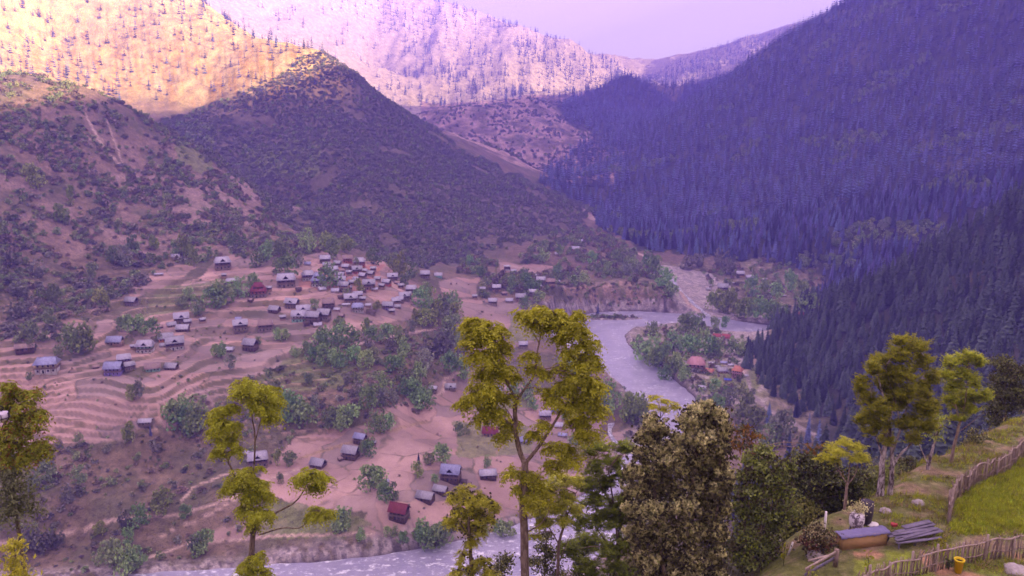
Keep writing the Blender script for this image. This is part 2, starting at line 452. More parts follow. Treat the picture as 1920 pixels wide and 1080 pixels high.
PATHS = [ # polylines, width in photo px
 ([(0,1020),(120,1003),(210,975),(290,967),(340,966),(420,938),(500,908)],5,PALE),
 ([(340,940),(360,915),(420,890),(500,868)],3,PALE),
 ([(290,800),(310,785),(330,770)],3,PALE),
 ([(280,1045),(350,1020),(520,1005),(700,1000)],4,PALE),
 ([(800,750),(830,735),(835,710),(860,700)],4,PALE),
 ([(600,655),(700,640),(760,625),(830,615)],3,PALE),
 ([(560,880),(500,900),(400,960),(290,1010)],2.5,PALE),
 ([(560,860),(640,835),(760,800),(800,790)],3,TAN),
 ([(930,850),(950,820),(900,790)],3,TAN),
 ([(1400,700),(1410,740),(1440,768),(1490,795),(1560,835),(1600,870)],6,(0.24,0.20,0.20)),
 ([(1440,640),(1410,680),(1390,700)],9,PALE),
 ([(0,250),(40,248),(110,255),(200,262)],2,PALE),([(160,215),(190,270),(235,320)],3,PALE),([(200,225),(235,320)],2.5,PALE),
 ([(290,235),(330,255),(440,320),(480,350)],4,DRY),
 ([(1105,385),(1098,400),(1118,412)],9,PALE),
 ([(1180,480),(1195,475),(1235,490)],3,PALE),
 ([(1255,525),(1275,545),(1290,570),(1330,598)],5,PALE),
 ([(665,480),(680,450),(690,420)],2.5,DRY),
 ([(1040,575),(1080,574),(1150,574),(1240,579),(1300,588),(1400,592),(1470,600)],5,GRAVEL),
]
BRIGHT = [[(780,200),(830,215),(1000,330),(1030,345),(900,290),(830,262)],]
def seg_dist_px(px, py, L):
    d, _ = near_line(px, py, np.array([(a, b, 0, 0) for a, b in L], float)); return d
def soft_poly(px, py, poly, s=6.0, seed=0):
    wx = px + 9*perlin(px/34+seed, py/20); wy = py + 6*perlin(px/30, py/18+seed)
    return in_poly(wx, wy, poly).astype(float)

DARKHILL = [(1040,205),(1085,240),(1130,268),(1110,290),(1180,270),(1300,215),(1172,120),(1085,180)]
def paint(x, y, z, e):
    px, py = project(x, y, z); n = x.shape
    C = np.empty(n+(3,)); C[:] = SCRUB; fld = np.zeros(n)
    def lay(mask, col):
        nonlocal C
        C = C*(1-mask[...,None]) + np.array(col)*mask[...,None]
    nz = fbm(x/40, y/40, 4); n2 = fbm(x/9, y/9, 3); n3 = fbm(x/150, y/150, 3)
    lay(sstep(-0.25, 0.3, nz), DRY)
    # mountains
    PX, PY = px, py
    px = PX + 26*perlin(PX/50, PY/50+3) + 12*perlin(PX/17, PY/17) ; py = PY + 16*perlin(PX/40+9, PY/40) + 7*perlin(PX/13+5, PY/13)
    mtn = (y > 1050)
    lay(mtn*sstep(-0.3,0.2,fbm(x/120,y/120,4))*0.8, (0.15,0.105,0.085))
    left = (px < 560) & (py < 480) & (y < 1250)
    lay(left*sstep(0.3,-0.2,fbm(x/45,y/45,4))*0.9, (0.21,0.145,0.115))
    mb = in_poly(px, py, [(290,230),(380,200),(480,165),(600,95),(690,160),(760,225),(850,290),(960,335),(1100,390),(1100,425),(1040,440),(960,460),(860,490),(800,505),(700,485),(640,455),(560,440),(480,360),(380,290)]) & (y > 850) & (y < 1900)
    lay(mb*0.75, (0.105,0.088,0.072))
    lay((left & (py > 330))*sstep(-0.1,0.3,n3)*0.5, SOIL)
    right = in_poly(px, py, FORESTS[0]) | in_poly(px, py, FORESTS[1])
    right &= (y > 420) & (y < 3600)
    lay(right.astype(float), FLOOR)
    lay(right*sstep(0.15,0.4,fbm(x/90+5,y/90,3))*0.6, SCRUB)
    fl = (py > 490) & (px > 1170) & (px < 1530) & (y > 560)
    lay(fl*sstep(-0.1,0.2,nz)*0.9, (0.16,0.14,0.09)); lay(fl*sstep(0.0,0.3,n2), (0.22,0.18,0.14))
    p1 = (px > 780) & (px < 1160) & (py < 345) & (y > 1900)
    lay(p1*sstep(-0.35,0.15,fbm(x/70,y/110,4)), (0.36,0.24,0.22))
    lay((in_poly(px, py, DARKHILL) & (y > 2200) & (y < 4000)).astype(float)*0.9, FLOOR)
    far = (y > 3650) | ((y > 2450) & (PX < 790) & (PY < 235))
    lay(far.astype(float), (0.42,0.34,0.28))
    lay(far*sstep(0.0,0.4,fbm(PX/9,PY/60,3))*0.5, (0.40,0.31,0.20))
    lit = sstep(-20, 60, z+30*fbm(x/90,y/90,3)) * (y > 1250) * sstep(690, 590, px) * (~far)  # dry yellow slope, its colour also brightened and gilded where sunlight falls
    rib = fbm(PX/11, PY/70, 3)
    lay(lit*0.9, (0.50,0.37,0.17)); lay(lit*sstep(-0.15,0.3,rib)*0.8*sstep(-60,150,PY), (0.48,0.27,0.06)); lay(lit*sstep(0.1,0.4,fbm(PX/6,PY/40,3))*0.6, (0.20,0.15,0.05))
    px, py = PX, PY
    # gravel bed of the side stream, banks
    gb = soft_poly(px, py, [(1215,495),(1270,500),(1330,510),(1380,545),(1340,560),(1350,600),(1280,590),(1265,560),(1255,530),(1225,510)])
    lay(gb, GRAVEL); lay(gb*sstep(-0.05,0.25,n2)*0.8, (0.22,0.2,0.19))
    cl = soft_poly(px, py, [(1050,532),(1150,526),(1245,532),(1262,572),(1150,576),(1070,572)])
    lay(cl, (0.20,0.15,0.12)); lay(cl*sstep(0.0,0.3,fbm(px/18,py/22,3)), (0.28,0.19,0.15)); lay(cl*sstep(0.05,0.4,fbm(px/14+9,py/40,3))*0.9,(0.13,0.12,0.06))
    pen = (px > 1170) & (px < 1440) & (py > 600) & (py < 760) & (e['rdist'] > 0) & (y > 560) & (y < 900)
    lay(pen.astype(float), (0.21,0.19,0.12)); lay(pen*sstep(-0.1,0.3,n2)*0.8, GRAVEL)
    lay(((px>1360)&(px<1440)&(py>615)&(py<700)&(y<900)&(e['rdist']>0))*0.8, GRAVEL)
    for i, p in enumerate(FIELDS):
        m = soft_poly(px, py, p, seed=i*3.1)*(e['r'] > 300)
        tone = 0.90 + 0.5*fbm(x/55+i, y/38, 2)
        C = C*(1-m[...,None]) + (np.array(SOIL)*tone[...,None])*m[...,None]
        fld = np.maximum(fld, m)
    redm = soft_poly(px, py, [(560,520),(640,500),(720,495),(700,545),(600,545),(560,535)]) * (e['r']>300)
    lay(redm*0.8, RED)
    for i, p in enumerate(GREENS):
        m = soft_poly(px, py, p, seed=i*1.7)*(e['r'] > 300)*(0.75)
        lay(m, GRASS); fld *= (1-m)
    # terrace risers carry grass and green-brown banks
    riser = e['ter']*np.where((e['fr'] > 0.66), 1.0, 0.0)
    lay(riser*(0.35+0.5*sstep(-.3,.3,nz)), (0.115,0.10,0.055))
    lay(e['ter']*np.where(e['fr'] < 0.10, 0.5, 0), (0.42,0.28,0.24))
    # river bank stones
    bk = sstep(16, 5, e['rdist'] + 5*n2) * (e['r'] > 300) * (py > 560)
    lay(bk*sstep(-0.4,0.1,fbm(x/6,y/6,3)), GRAVEL); lay(bk*sstep(0.1,0.3,fbm(x/3,y/3,2))*0.8, (0.10,0.08,0.09))
    lay((sstep(2.5,0.5,np.abs(e['rdist']-1.0)))*(e['r']>300)*0.9, (0.06,0.05,0.06))
    for L, w, c in PATHS:
        sub = (e['r'] > 300)
        d = np.full(n, 1e3); d[sub] = seg_dist_px(px[sub]+2.5*n2[sub], py[sub]+1.5*n2[sub], L)
        m = sstep(w*0.75+0.6, w*0.35, d); m *= (py > 180); lay(m, c); fld *= (1-m)
    # the knoll
    nr = e['r'] < 125
    kn = fbm(x/2.5, y/2.5, 4); kn2 = fbm(x/0.9, y/0.9, 3)
    lay(nr.astype(float), (0.11,0.115,0.04)); lay(nr*sstep(0.12,0.42,kn), (0.18,0.13,0.085)); lay(nr*sstep(0.1,0.45,kn2)*0.5, (0.24,0.19,0.12))
    lawn = in_poly(px, py, [(1782,990),(1800,935),(1850,900),(1925,855),(2300,700),(2300,1000),(1925,998),(1800,1002)]) & nr
    lay(lawn.astype(float), LAWN)
    low = nr & (py > 1035) & (px > 1600)
    lay(low*sstep(0.2,-0.2,kn)*0.9, LAWN); lay(low*sstep(0.1,0.3,kn), (0.30,0.17,0.11))
    slope = nr & (z < -(18.62+0.08*y)-1.5)
    lay(slope*0.85, (0.07,0.06,0.035))
    return C, fld

def make_terrain():
    az = np.radians(np.concatenate([np.linspace(-180,-44,24), np.linspace(-42,-37.5,10), np.linspace(-37,37,600), np.linspace(37.5,42,10), np.linspace(44,176,24)]))
    r = np.concatenate([np.linspace(1.5,28,10), np.linspace(29,75,120), np.linspace(76,130,34), np.linspace(133,368,30), np.linspace(370,1000,340), np.linspace(1003,1300,70),
                        np.linspace(1307,3600,280), np.linspace(3625,6400,90)])
    A, RR = np.meshgrid(az, r); x = RR*np.sin(A); y = RR*np.cos(A)
    z, e = height(x, y); z[0] = z[0].mean()
    z = np.minimum(z, 930)
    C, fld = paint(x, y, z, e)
    V = np.stack([x, y, z], -1).reshape(-1, 3)
    na = len(az); CC = np.concatenate([C, fld[...,None]], -1).reshape(-1, 4).astype(np.float32)
    CC = np.clip(CC, 0, 1)
    mats = terrain_materials()
    for name, lab, i0, i1, mat in [("ground", "grassy knoll top with bare earth beside the fences", 0, 164, mats[0]),
                       ("valley_ground", "terraced fields and scrubby banks of the valley", 164, len(r)-371, mats[1]),
                       ("mountains", "mountain sides round the valley", len(r)-371, len(r)-1, mats[2])]:
        ii = np.arange(i0, i1)[:,None]*na; jj = np.arange(na)[None,:]; j2 = (jj+1) % na
        f = np.stack([ii+jj, ii+j2, ii+na+j2, ii+na+jj], -1).reshape(-1, 4)[:, ::-1]
        lo = i0*na
        me = new_mesh(name, V[lo:(i1+1)*na], f-lo, mat, True)
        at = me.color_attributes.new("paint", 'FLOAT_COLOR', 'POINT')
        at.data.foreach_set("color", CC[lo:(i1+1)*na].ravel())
        o = link(name, me); o["kind"] = "structure"; o["label"] = lab
    # horizon table for hidden-tree culling
    el = z/RR
    return az, r, np.maximum.accumulate(el, axis=0)

def terrain_materials():
    out = []
    for k, (name, s1, s2) in enumerate([("earth_near", 2.2, 14.0), ("earth_valley", 0.16, 1.1), ("earth_mountain", 0.05, 0.35)]):
        t = NT(name, 0.95, 0.15); t.b.inputs["Specular IOR Level"].default_value = 0.1
        at = t.n("ShaderNodeAttribute"); at.attribute_name = "paint"
        P0 = t.coord("Object")
        a = t.noise(P0, s1, 5, 0.65); b = t.noise(P0, s2, 5, 0.7)
        va = t.ramp(a, [(0.3, 0.62), (0.7, 1.4)]); vb = t.ramp(b, [(0.3, 0.66), (0.7, 1.34)])
        sm = t.math('MULTIPLY', at.outputs["Alpha"], 0.72 if k == 1 else 0.0)
        va = t.mix(sm, va, (1,1,1)); vb = t.mix(sm, vb, (1,1,1))
        c = t.mix(1.0, at.outputs["Color"], va, 'MULTIPLY'); c = t.mix(1.0, c, vb, 'MULTIPLY')
        if k == 1:
            # plot boundaries: low banks between fields
            v = t.n("ShaderNodeTexVoronoi", feature='DISTANCE_TO_EDGE'); v.inputs["Scale"].default_value = 0.030
            mp = t.mapping(P0, (1, 1.5, 0), (0, 0, 0.35))
            wob = t.n("ShaderNodeTexNoise"); wob.inputs["Scale"].default_value = 0.03; t.link(mp, wob.inputs["Vector"])
            off = t.n("ShaderNodeVectorMath", operation='SCALE'); off.inputs["Scale"].default_value = 26.0; t.link(wob.outputs["Color"], off.inputs[0])
            ad = t.n("ShaderNodeVectorMath", operation='ADD'); t.link(mp, ad.inputs[0]); t.link(off.outputs[0], ad.inputs[1])
            t.link(ad.outputs[0], v.inputs["Vector"])
            line = t.ramp(v.outputs["Distance"], [(0.012, 1.0), (0.040, 0.0)])
            fm = t.math('MULTIPLY', line, at.outputs["Alpha"]); brk = t.ramp(t.noise(P0, 0.05, 4, 0.7), [(0.42, 0.1), (0.6, 1.0)]); fm = t.math('MULTIPLY', t.math('MULTIPLY', fm, brk), 0.7)
            c = t.mix(fm, c, (0.09, 0.085, 0.04))
            vc = t.n("ShaderNodeTexVoronoi", feature='F1'); vc.inputs["Scale"].default_value = 0.030; t.link(ad.outputs[0], vc.inputs["Vector"])
            tone = t.ramp(vc.outputs["Color"], [(0.2, (0.80,0.84,0.86)), (0.8, (1.22,1.12,1.08))])
            mt = t.mix(at.outputs["Alpha"], (1,1,1), tone)
            c = t.mix(1.0, c, mt, 'MULTIPLY')
            # plough lines
            wv = t.n("ShaderNodeTexWave", wave_type='BANDS', bands_direction='Y'); wv.inputs["Scale"].default_value = 0.35; wv.inputs["Distortion"].default_value = 3.0
            t.link(ad.outputs[0], wv.inputs["Vector"])
            wl = t.ramp(wv.outputs["Fac"], [(0.0, 0.92), (1.0, 1.05)]); c = t.mix(at.outputs["Alpha"], c, t.mix(1.0, c, wl, 'MULTIPLY'))
            # dark low bushes and tufts
            tu = t.noise(P0, 0.42, 3, 0.6); tm = t.ramp(tu, [(0.55, 0.0), (0.64, 1.0)])
            inv = t.math('SUBTRACT', 1.0, at.outputs["Alpha"]); tm = t.math('MULTIPLY', tm, inv); tm = t.math('MULTIPLY', tm, 0.55)
            c = t.mix(tm, c, (0.05, 0.045, 0.03))
        t.color(c)
        t.bump(b, 0.6, [0.08, 0.6, 2.5][k])
        out.append(t.m)
    return out

AZT, RT, HOR = make_terrain()
def visible(x, y, ztop, slack=0.0):
    a = np.arctan2(x, y); r = np.hypot(x, y)
    i = np.clip(np.searchsorted(RT, r*0.985) - 1, 0, len(RT)-1); j = np.clip(np.searchsorted(AZT, a), 0, len(AZT)-1)
    return ztop/r > HOR[i, j] - slack

# ------------------------------------------------------------------ water
def make_river():
    L = catmull(RIV, 14); n = len(L)
    T = np.gradient(L[:, :2], axis=0); T /= np.hypot(T[:,0], T[:,1])[:,None]; N = np.stack([-T[:,1], T[:,0]], 1)
    K = 14; V = []; 
    for i in range(n):
        for k in range(K+1):
            s = (k/K*2-1)*(L[i,2]+9)
            V.append((L[i,0]+N[i,0]*s, L[i,1]+N[i,1]*s, L[i,3]))
    f = [(i*(K+1)+k, i*(K+1)+k+1, (i+1)*(K+1)+k+1, (i+1)*(K+1)+k) for i in range(n-1) for k in range(K)]
    t = NT("river_water", 0.22, 0.5)
    P0 = t.coord("Object"); 
    g = t.noise(t.mapping(P0, (1,1,1)), 0.05, 5, 0.65); fi = t.noise(P0, 0.35, 5, 0.7); st = t.noise(t.mapping(P0, (0.6,2.2,1), (0,0,0.3)), 0.12, 5, 0.7)
    sx = t.n("ShaderNodeSeparateXYZ"); t.link(P0, sx.inputs[0]); rap = t.math('MULTIPLY', t.math('SUBTRACT', 470.0, sx.outputs[1]), 0.00045); rap = t.math('MAXIMUM', rap, 0.0); st = t.math('ADD', st, rap)
    foam = t.math('MULTIPLY', t.ramp(fi, [(0.50, 0.0), (0.60, 1.0)]), t.ramp(st, [(0.50, 0.0), (0.60, 1.0)]))
    base = t.mix(t.ramp(g, [(0.3,0.0),(0.7,1.0)]), (0.19,0.185,0.28), (0.30,0.28,0.38))
    base = t.mix(t.math('MULTIPLY', foam, 0.8), base, (0.75,0.75,0.8))
    t.color(base); t.bump(t.math('ADD', fi, t.math('MULTIPLY', g, 0.5)), 0.7, 0.7)
    t.link(t.math('ADD', 0.28, t.math('MULTIPLY', foam, 0.5)), t.b.inputs["Roughness"])
    o = link("river", new_mesh("river", V, np.array(f), t.m, True)); tag(o, "pale turbid river winding through the valley", None, None, "structure")
    # side stream of white water and the little channel among the trees
    def strip(name, pts, w, mat, lab):
        p = catmull(np.array(pts, float), 8); T = np.gradient(p[:, :2], axis=0); T /= np.hypot(T[:,0], T[:,1])[:,None]
        V = []; 
        for q, tt in zip(p, T):
            for s in (-1, -0.3, 0.3, 1): V.append((q[0]-tt[1]*s*w*(1+0.3*math.sin(q[0])), q[1]+tt[0]*s*w, q[2]+0.35*(1-abs(s))))
        f = [(i*4+k, i*4+k+1, i*4+k+5, i*4+k+4) for i in range(len(p)-1) for k in range(3)]
        o = link(name, new_mesh(name, V, np.array(f), mat, True)); tag(o, lab, None, None, "structure")
    w = NT("white_water", 0.5, 0.4); P1 = w.coord("Object"); nn = w.noise(P1, 0.5, 4, 0.7)
    w.color(w.mix(w.ramp(nn, [(0.5,0.0),(0.62,1.0)]), (0.2,0.19,0.25), (0.6,0.6,0.68))); w.bump(nn, 0.8, 0.8)
    def gp(px, py, z0=-239.0):
        x, y = _rw(px, py, z0)
        for _ in range(6):
            zz = float(height(np.array([x]), np.array([y]))[0][0]); x, y = _rw(px, py, zz)
        return (x, y, zz + 0.55)
    strip("stream", [gp(*q) for q in [(1138,770),(1146,792),(1143,812),(1156,834)]], 2.0, w.m, "white rapids of a narrow channel between bushes")
    strip("stream", [gp(*q) for q in [(1228,503),(1258,524),(1275,545),(1300,570),(1332,596)]], 3.0, w.m, "thin braided side stream crossing the gravel bed")
make_river()
# ------------------------------------------------------------------ plant materials
def leaf_material(name, col, var=0.25, trans=0.25, hue=0.02, patch=None):
    t = NT(name, 0.75, 0.15)
    info = t.n("ShaderNodeObjectInfo")
    P0 = t.coord("Object")
    nz = t.noise(P0, 1.6, 2, 0.5)
    fine = t.ramp(t.noise(P0, 14.0, 2, 0.6), [(0.3, 0.7), (0.7, 1.35)])
    hsv = t.n("ShaderNodeHueSaturation")
    base = t.mix(1.0, col, t.ramp(nz, [(0.3, 0.66), (0.7, 1.35)]), 'MULTIPLY')
    base = t.mix(1.0, base, fine, 'MULTIPLY')
    t.link(base, hsv.inputs["Color"])
    t.link(t.math('ADD', 0.5 - hue, t.math('MULTIPLY', info.outputs["Random"], 2*hue)), hsv.inputs["Hue"])
    rr = t.n("ShaderNodeTexWhiteNoise", noise_dimensions='1D'); t.link(info.outputs["Random"], rr.inputs["W"])
    t.link(t.math('ADD', 1-var, t.math('MULTIPLY', rr.outputs["Value"], 2*var)), hsv.inputs["Value"])
    t.color(hsv.outputs[0])
    if trans > 0:
        tr = t.n("ShaderNodeBsdfTranslucent"); t.link(hsv.outputs[0], tr.inputs[0])
        mx = t.n("ShaderNodeMixShader"); mx.inputs[0].default_value = trans
        t.link(t.b.outputs[0], mx.inputs[1]); t.link(tr.outputs[0], mx.inputs[2]); t.link(mx.outputs[0], t.out.inputs["Surface"])
    return t.m
def bark_material(name, c1, c2, scale=6.0):
    t = NT(name, 0.95, 0.1); P0 = t.coord("Object")
    n = t.noise(t.mapping(P0, (1,1,0.35)), scale, 5, 0.7)
    t.color(t.mix(t.ramp(n, [(0.42, 0.0), (0.58, 1.0)]), c1, c2)); t.bump(n, 0.7, 0.03)
    return t.m
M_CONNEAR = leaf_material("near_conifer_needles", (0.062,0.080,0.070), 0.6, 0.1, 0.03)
M_CONHAZE = leaf_material("conifer_needles", (0.082,0.096,0.20), 0.85, 0.1, 0.03)  # bluer than the near needles: blue of distant haze put into the colour
M_DARKSCRUB = leaf_material("scrub_leaves", (0.165,0.158,0.13), 0.35, 0.1, 0.04)
M_OLIVE = leaf_material("dull_green_leaves", (0.22,0.26,0.12), 0.3, 0.2, 0.03)
M_GREEN = leaf_material("green_leaves", (0.24,0.35,0.13), 0.3, 0.25, 0.03)
M_SPRING = leaf_material("spring_leaves", (0.26,0.30,0.09), 0.25, 0.3, 0.02)
M_GREY = leaf_material("grey_willow_leaves", (0.25,0.27,0.20), 0.25, 0.25, 0.02)
M_REDSCRUB = leaf_material("reddish_scrub_leaves", (0.20,0.15,0.125), 0.3, 0.1, 0.03)
M_TRUNK = bark_material("bark", (0.10,0.075,0.06), (0.22,0.18,0.15))
M_PALETRUNK = bark_material("pale_bark", (0.30,0.25,0.22), (0.16,0.12,0.10))

rs = np.random.RandomState(11)
def quads(cent, size, elong=1.4, droop=0.0, up=0.0, r=rs):
    """one leaf quad per centre, random facing"""
    n = len(cent); size = np.broadcast_to(size, (n,))
    nrm = r.normal(size=(n,3)); nrm[:,2] = nrm[:,2]*0.8 + up; nrm /= np.linalg.norm(nrm, axis=1)[:,None]
    a = np.cross(nrm, r.normal(size=(n,3))); a /= np.linalg.norm(a, axis=1)[:,None]
    if droop: a[:,2] -= droop; a /= np.linalg.norm(a, axis=1)[:,None]
    b = np.cross(nrm, a); b /= np.linalg.norm(b, axis=1)[:,None]+1e-9
    a = a*(size*elong/2)[:,None]; b = b*(size/2)[:,None]
    V = np.stack([cent-a, cent-a*0.1+b, cent+a, cent-a*0.1-b], 1).reshape(-1,3)
    return V, np.arange(4*n).reshape(-1,4)
def cat(parts):
    V = []; F = []; o = 0
    for v, f in parts: V.append(v); F.append(f+o); o += len(v)
    return np.concatenate(V), np.concatenate(F)
def crown(seed, w=1.0, h=1.0, base=0.15, n=200, leaf=0.14, lobes=9, droop=0.0):
    """unit-height bushy crown: leaves on several lumpy lobes with gaps between"""
    r = np.random.RandomState(seed); cs = []; per = n//lobes
    for i in range(lobes):
        a = r.uniform(0, 2*math.pi); t = r.uniform(0, 1)
        rad = w*0.5*math.sin(math.pi*(0.15+0.75*t))**0.7*r.uniform(0.35, 0.72)
        c = np.array([math.cos(a)*rad, math.sin(a)*rad, base+(h-base)*(0.12+0.78*t)])
        s = r.uniform(0.16, 0.30)*w
        d = r.normal(size=(per,3)); d /= np.linalg.norm(d, axis=1)[:,None]
        cs.append(c + d*s*r.uniform(0.75,1.1,(per,1))*np.array([1,1,0.8]))
    return quads(np.concatenate(cs), leaf, 1.3, droop, 0.3, r)
def trunk_mesh(h, rad, n=5, lean=0.0, segs=3):
    m = MB(); m.tube([(lean*h*(i/segs)**2, 0, h*i/segs) for i in range(segs+1)], [rad*(1-0.75*i/segs) for i in range(segs+1)], n, False); return m
def conifer(seed, layers=11, arms=8, width=0.30, droop=0.35, ragged=0.35):
    r = np.random.RandomState(seed); V = []; F = []
    for i in range(layers):
        t = i/(layers-1); z = 0.10 + 0.86*t
        rad = width*0.5*(1-t)**0.8 + 0.012
        k = max(4, int(arms*(1-0.45*t))); a0 = r.uniform(0, 6.28)
        for j in range(k):
            a = a0 + 6.283*j/k + r.uniform(-.25,.25); L = rad*r.uniform(1-ragged, 1+ragged*0.6)
            wd = 0.55*rad*r.uniform(0.7,1.2)+0.006; dz = -droop*L*r.uniform(.6,1.3); zz = z + r.uniform(-.025,.025)
            ca, sa = math.cos(a), math.sin(a); n = len(V)
            V += [(0,0,zz+0.03), (ca*L*.55-sa*wd, sa*L*.55+ca*wd, zz+dz*.45), (ca*L, sa*L, zz+dz), (ca*L*.55+sa*wd, sa*L*.55-ca*wd, zz+dz*.45)]
            F.append((n,n+1,n+2,n+3))
    n = len(V); V += [(0.008,0,.95),(0,0.008,.95),(-.008,0,.95),(0,0,1.03)]; F += [(n,n+1,n+3,n+3)]
    F = F[:-1]
    return np.array(V), np.array(F)
def poplar(seed, n=120, leaf=0.05):
    r = np.random.RandomState(seed); t = r.uniform(0,1,n); a = r.uniform(0,6.28,n)
    rad = 0.085*np.sin(np.pi*np.clip(t*0.9+0.08,0,1))**0.6*r.uniform(.5,1.15,n)
    return quads(np.stack([np.cos(a)*rad, np.sin(a)*rad, 0.12+0.88*t], 1), leaf, 1.5, -0.4, 0, r)

# unit (1 m tall) meshes: crown + trunk, scaled when placed
def kind(name, vf, mat, tr_h=0.4, tr_r=0.02, tmat=None, lean=0.0):
    return dict(crown=new_mesh(name, vf[0], vf[1], mat), trunk=trunk_mesh(tr_h, tr_r, lean=lean).mesh(name+"_trunk", tmat or M_TRUNK))
K_CON = [kind("fir_crown", conifer(100+i, 14+i%3, 9, 0.36+0.04*(i%3), 0.4), M_CONHAZE, 0.9, 0.014) for i in range(5)]
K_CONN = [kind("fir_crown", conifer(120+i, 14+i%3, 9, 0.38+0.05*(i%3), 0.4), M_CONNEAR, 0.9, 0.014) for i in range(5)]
K_GREEN = [kind("broadleaf_crown", crown(200+i, 1.05+0.15*(i%3), 1.0, 0.06, 330, 0.12, 13), M_GREEN, 0.5, 0.02) for i in range(4)]
K_SPRING = [kind("spring_crown", crown(220+i, 1.0+0.2*(i%2), 1.0, 0.08, 330, 0.12, 13), M_SPRING, 0.5, 0.02) for i in range(3)]
K_OLIVE = [kind("olive_crown", crown(240+i, 1.2, 1.0, 0.05, 300, 0.13, 12), M_OLIVE, 0.5, 0.02) for i in range(3)]
K_GREY = [kind("willow_crown", crown(260+i, 1.0, 1.0, 0.1, 300, 0.11, 11, 0.4), M_GREY, 0.5, 0.018, M_PALETRUNK) for i in range(2)]
K_POP = [kind("poplar_crown", poplar(280+i), M_SPRING if i else M_GREY, 0.9, 0.012, M_PALETRUNK) for i in range(3)]
K_BARE = [kind("bare_poplar_crown", poplar(290+i, 45, 0.045), M_GREY, 0.97, 0.012, M_PALETRUNK) for i in range(2)]
K_SCRUB = [kind("scrub_crown", crown(300+i, 1.5, 1.0, 0.0, 90, 0.28, 7), M_DARKSCRUB, 0.2, 0.03) for i in range(4)]
K_RSCRUB = [kind("scrub_crown", crown(320+i, 1.5, 1.0, 0.0, 80, 0.28, 7), M_REDSCRUB, 0.2, 0.03) for i in range(2)]
K_GSCRUB = [kind("scrub_crown", crown(340+i, 1.5, 1.0, 0.0, 90, 0.26, 7), M_OLIVE, 0.2, 0.03) for i in range(3)]
K_FARC = [kind("far_fir", conifer(400+i, 7, 6, 0.38, 0.4), M_CONHAZE) for i in range(3)]

PROTO = {}
def proto_collection(key, meshes):
    c = bpy.data.collections.new("kinds_"+key)
    for i, me in enumerate(meshes):
        o = bpy.data.objects.new("%s_%02d" % (key, i), me); c.objects.link(o)
    PROTO[key] = c; return c
def scatter_stuff(name, label, coll, pts, scale, seed=0, tilt=0.05, squash=None):
    """one object of countless plants: a point cloud that instances the kinds"""
    n = len(pts); r = np.random.RandomState(seed)
    me = bpy.data.meshes.new(name); me.vertices.add(n); me.vertices.foreach_set("co", np.asarray(pts, np.float32).ravel())
    a = me.attributes.new("size", 'FLOAT_VECTOR', 'POINT')
    sc = np.stack([scale*r.uniform(.85,1.15,n), scale*r.uniform(.85,1.15,n), scale*(squash if squash is not None else 1)], 1)
    a.data.foreach_set("vector", sc.astype(np.float32).ravel())
    a = me.attributes.new("turn", 'FLOAT_VECTOR', 'POINT')
    a.data.foreach_set("vector", np.stack([r.normal(0,tilt,n), r.normal(0,tilt,n), r.uniform(0,6.28,n)], 1).astype(np.float32).ravel())
    a = me.attributes.new("pick", 'INT', 'POINT'); a.data.foreach_set("value", r.randint(0, 1000, n).astype(np.int32))
    o = link(name, me); tag(o, label, None, None, "stuff")
    g = bpy.data.node_groups.new(name, 'GeometryNodeTree')
    g.interface.new_socket("Geometry", in_out='INPUT', socket_type='NodeSocketGeometry'); g.interface.new_socket("Geometry", in_out='OUTPUT', socket_type='NodeSocketGeometry')
    gi = g.nodes.new("NodeGroupInput"); go = g.nodes.new("NodeGroupOutput")
    ci = g.nodes.new("GeometryNodeCollectionInfo"); ci.inputs[0].default_value = coll; ci.inputs["Separate Children"].default_value = True; ci.inputs["Reset Children"].default_value = True
    ip = g.nodes.new("GeometryNodeInstanceOnPoints"); ip.inputs["Pick Instance"].default_value = True
    def attr(nm, ty):
        q = g.nodes.new("GeometryNodeInputNamedAttribute"); q.data_type = ty; q.inputs[0].default_value = nm
        return next(s for s in q.outputs if s.enabled and s.name == "Attribute")
    g.links.new(gi.outputs[0], ip.inputs["Points"]); g.links.new(ci.outputs[0], ip.inputs["Instance"])
    g.links.new(attr("pick", 'INT'), ip.inputs["Instance Index"])
    g.links.new(attr("turn", 'FLOAT_VECTOR'), ip.inputs["Rotation"]); g.links.new(attr("size", 'FLOAT_VECTOR'), ip.inputs["Scale"])
    g.links.new(ip.outputs[0], go.inputs[0])
    m = o.modifiers.new("plants", 'NODES'); m.node_group = g
    return o
def jitter_grid(x0, x1, y0, y1, sp, seed):
    r = np.random.RandomState(seed)
    gx, gy = np.meshgrid(np.arange(x0, x1, sp), np.arange(y0, y1, sp))
    return (gx + r.uniform(-.48,.48,gx.shape)*sp).ravel(), (gy + r.uniform(-.48,.48,gy.shape)*sp).ravel()
def infield(px, py, polys):
    m = np.zeros(px.shape, bool)
    for p in polys: m |= in_poly(px, py, p)
    return m
def ground_z(x, y): return height(np.atleast_1d(np.asarray(x, float)), np.atleast_1d(np.asarray(y, float)))[0]
def at_pixel(px, py, y0=None):
    """where a sight line meets the ground: marches the height field"""
    d = ray(px, py); t = np.concatenate([np.arange(25, 130, 1.0), np.arange(350, 1300, 3.0), np.arange(1300, 3600, 12.0)]) / d[1]
    X, Y, Z = d[0]*t, d[1]*t, d[2]*t
    h = ground_z(X, Y); u = np.nonzero(Z <= h)[0]
    i = u[0] if len(u) else len(t)-1
    if i > 0:
        a = Z[i-1]-h[i-1]; b = Z[i]-h[i]; w = a/(a-b) if a != b else 0.5; tt = t[i-1] + w*(t[i]-t[i-1])
    else: tt = t[i]
    x, y = d[0]*tt, d[1]*tt
    return x, y, float(ground_z(x, y)[0]), tt*(CP*d[1]-SP*d[2])
def at_pixels(P_):
    return [at_pixel(*p) for p in P_]
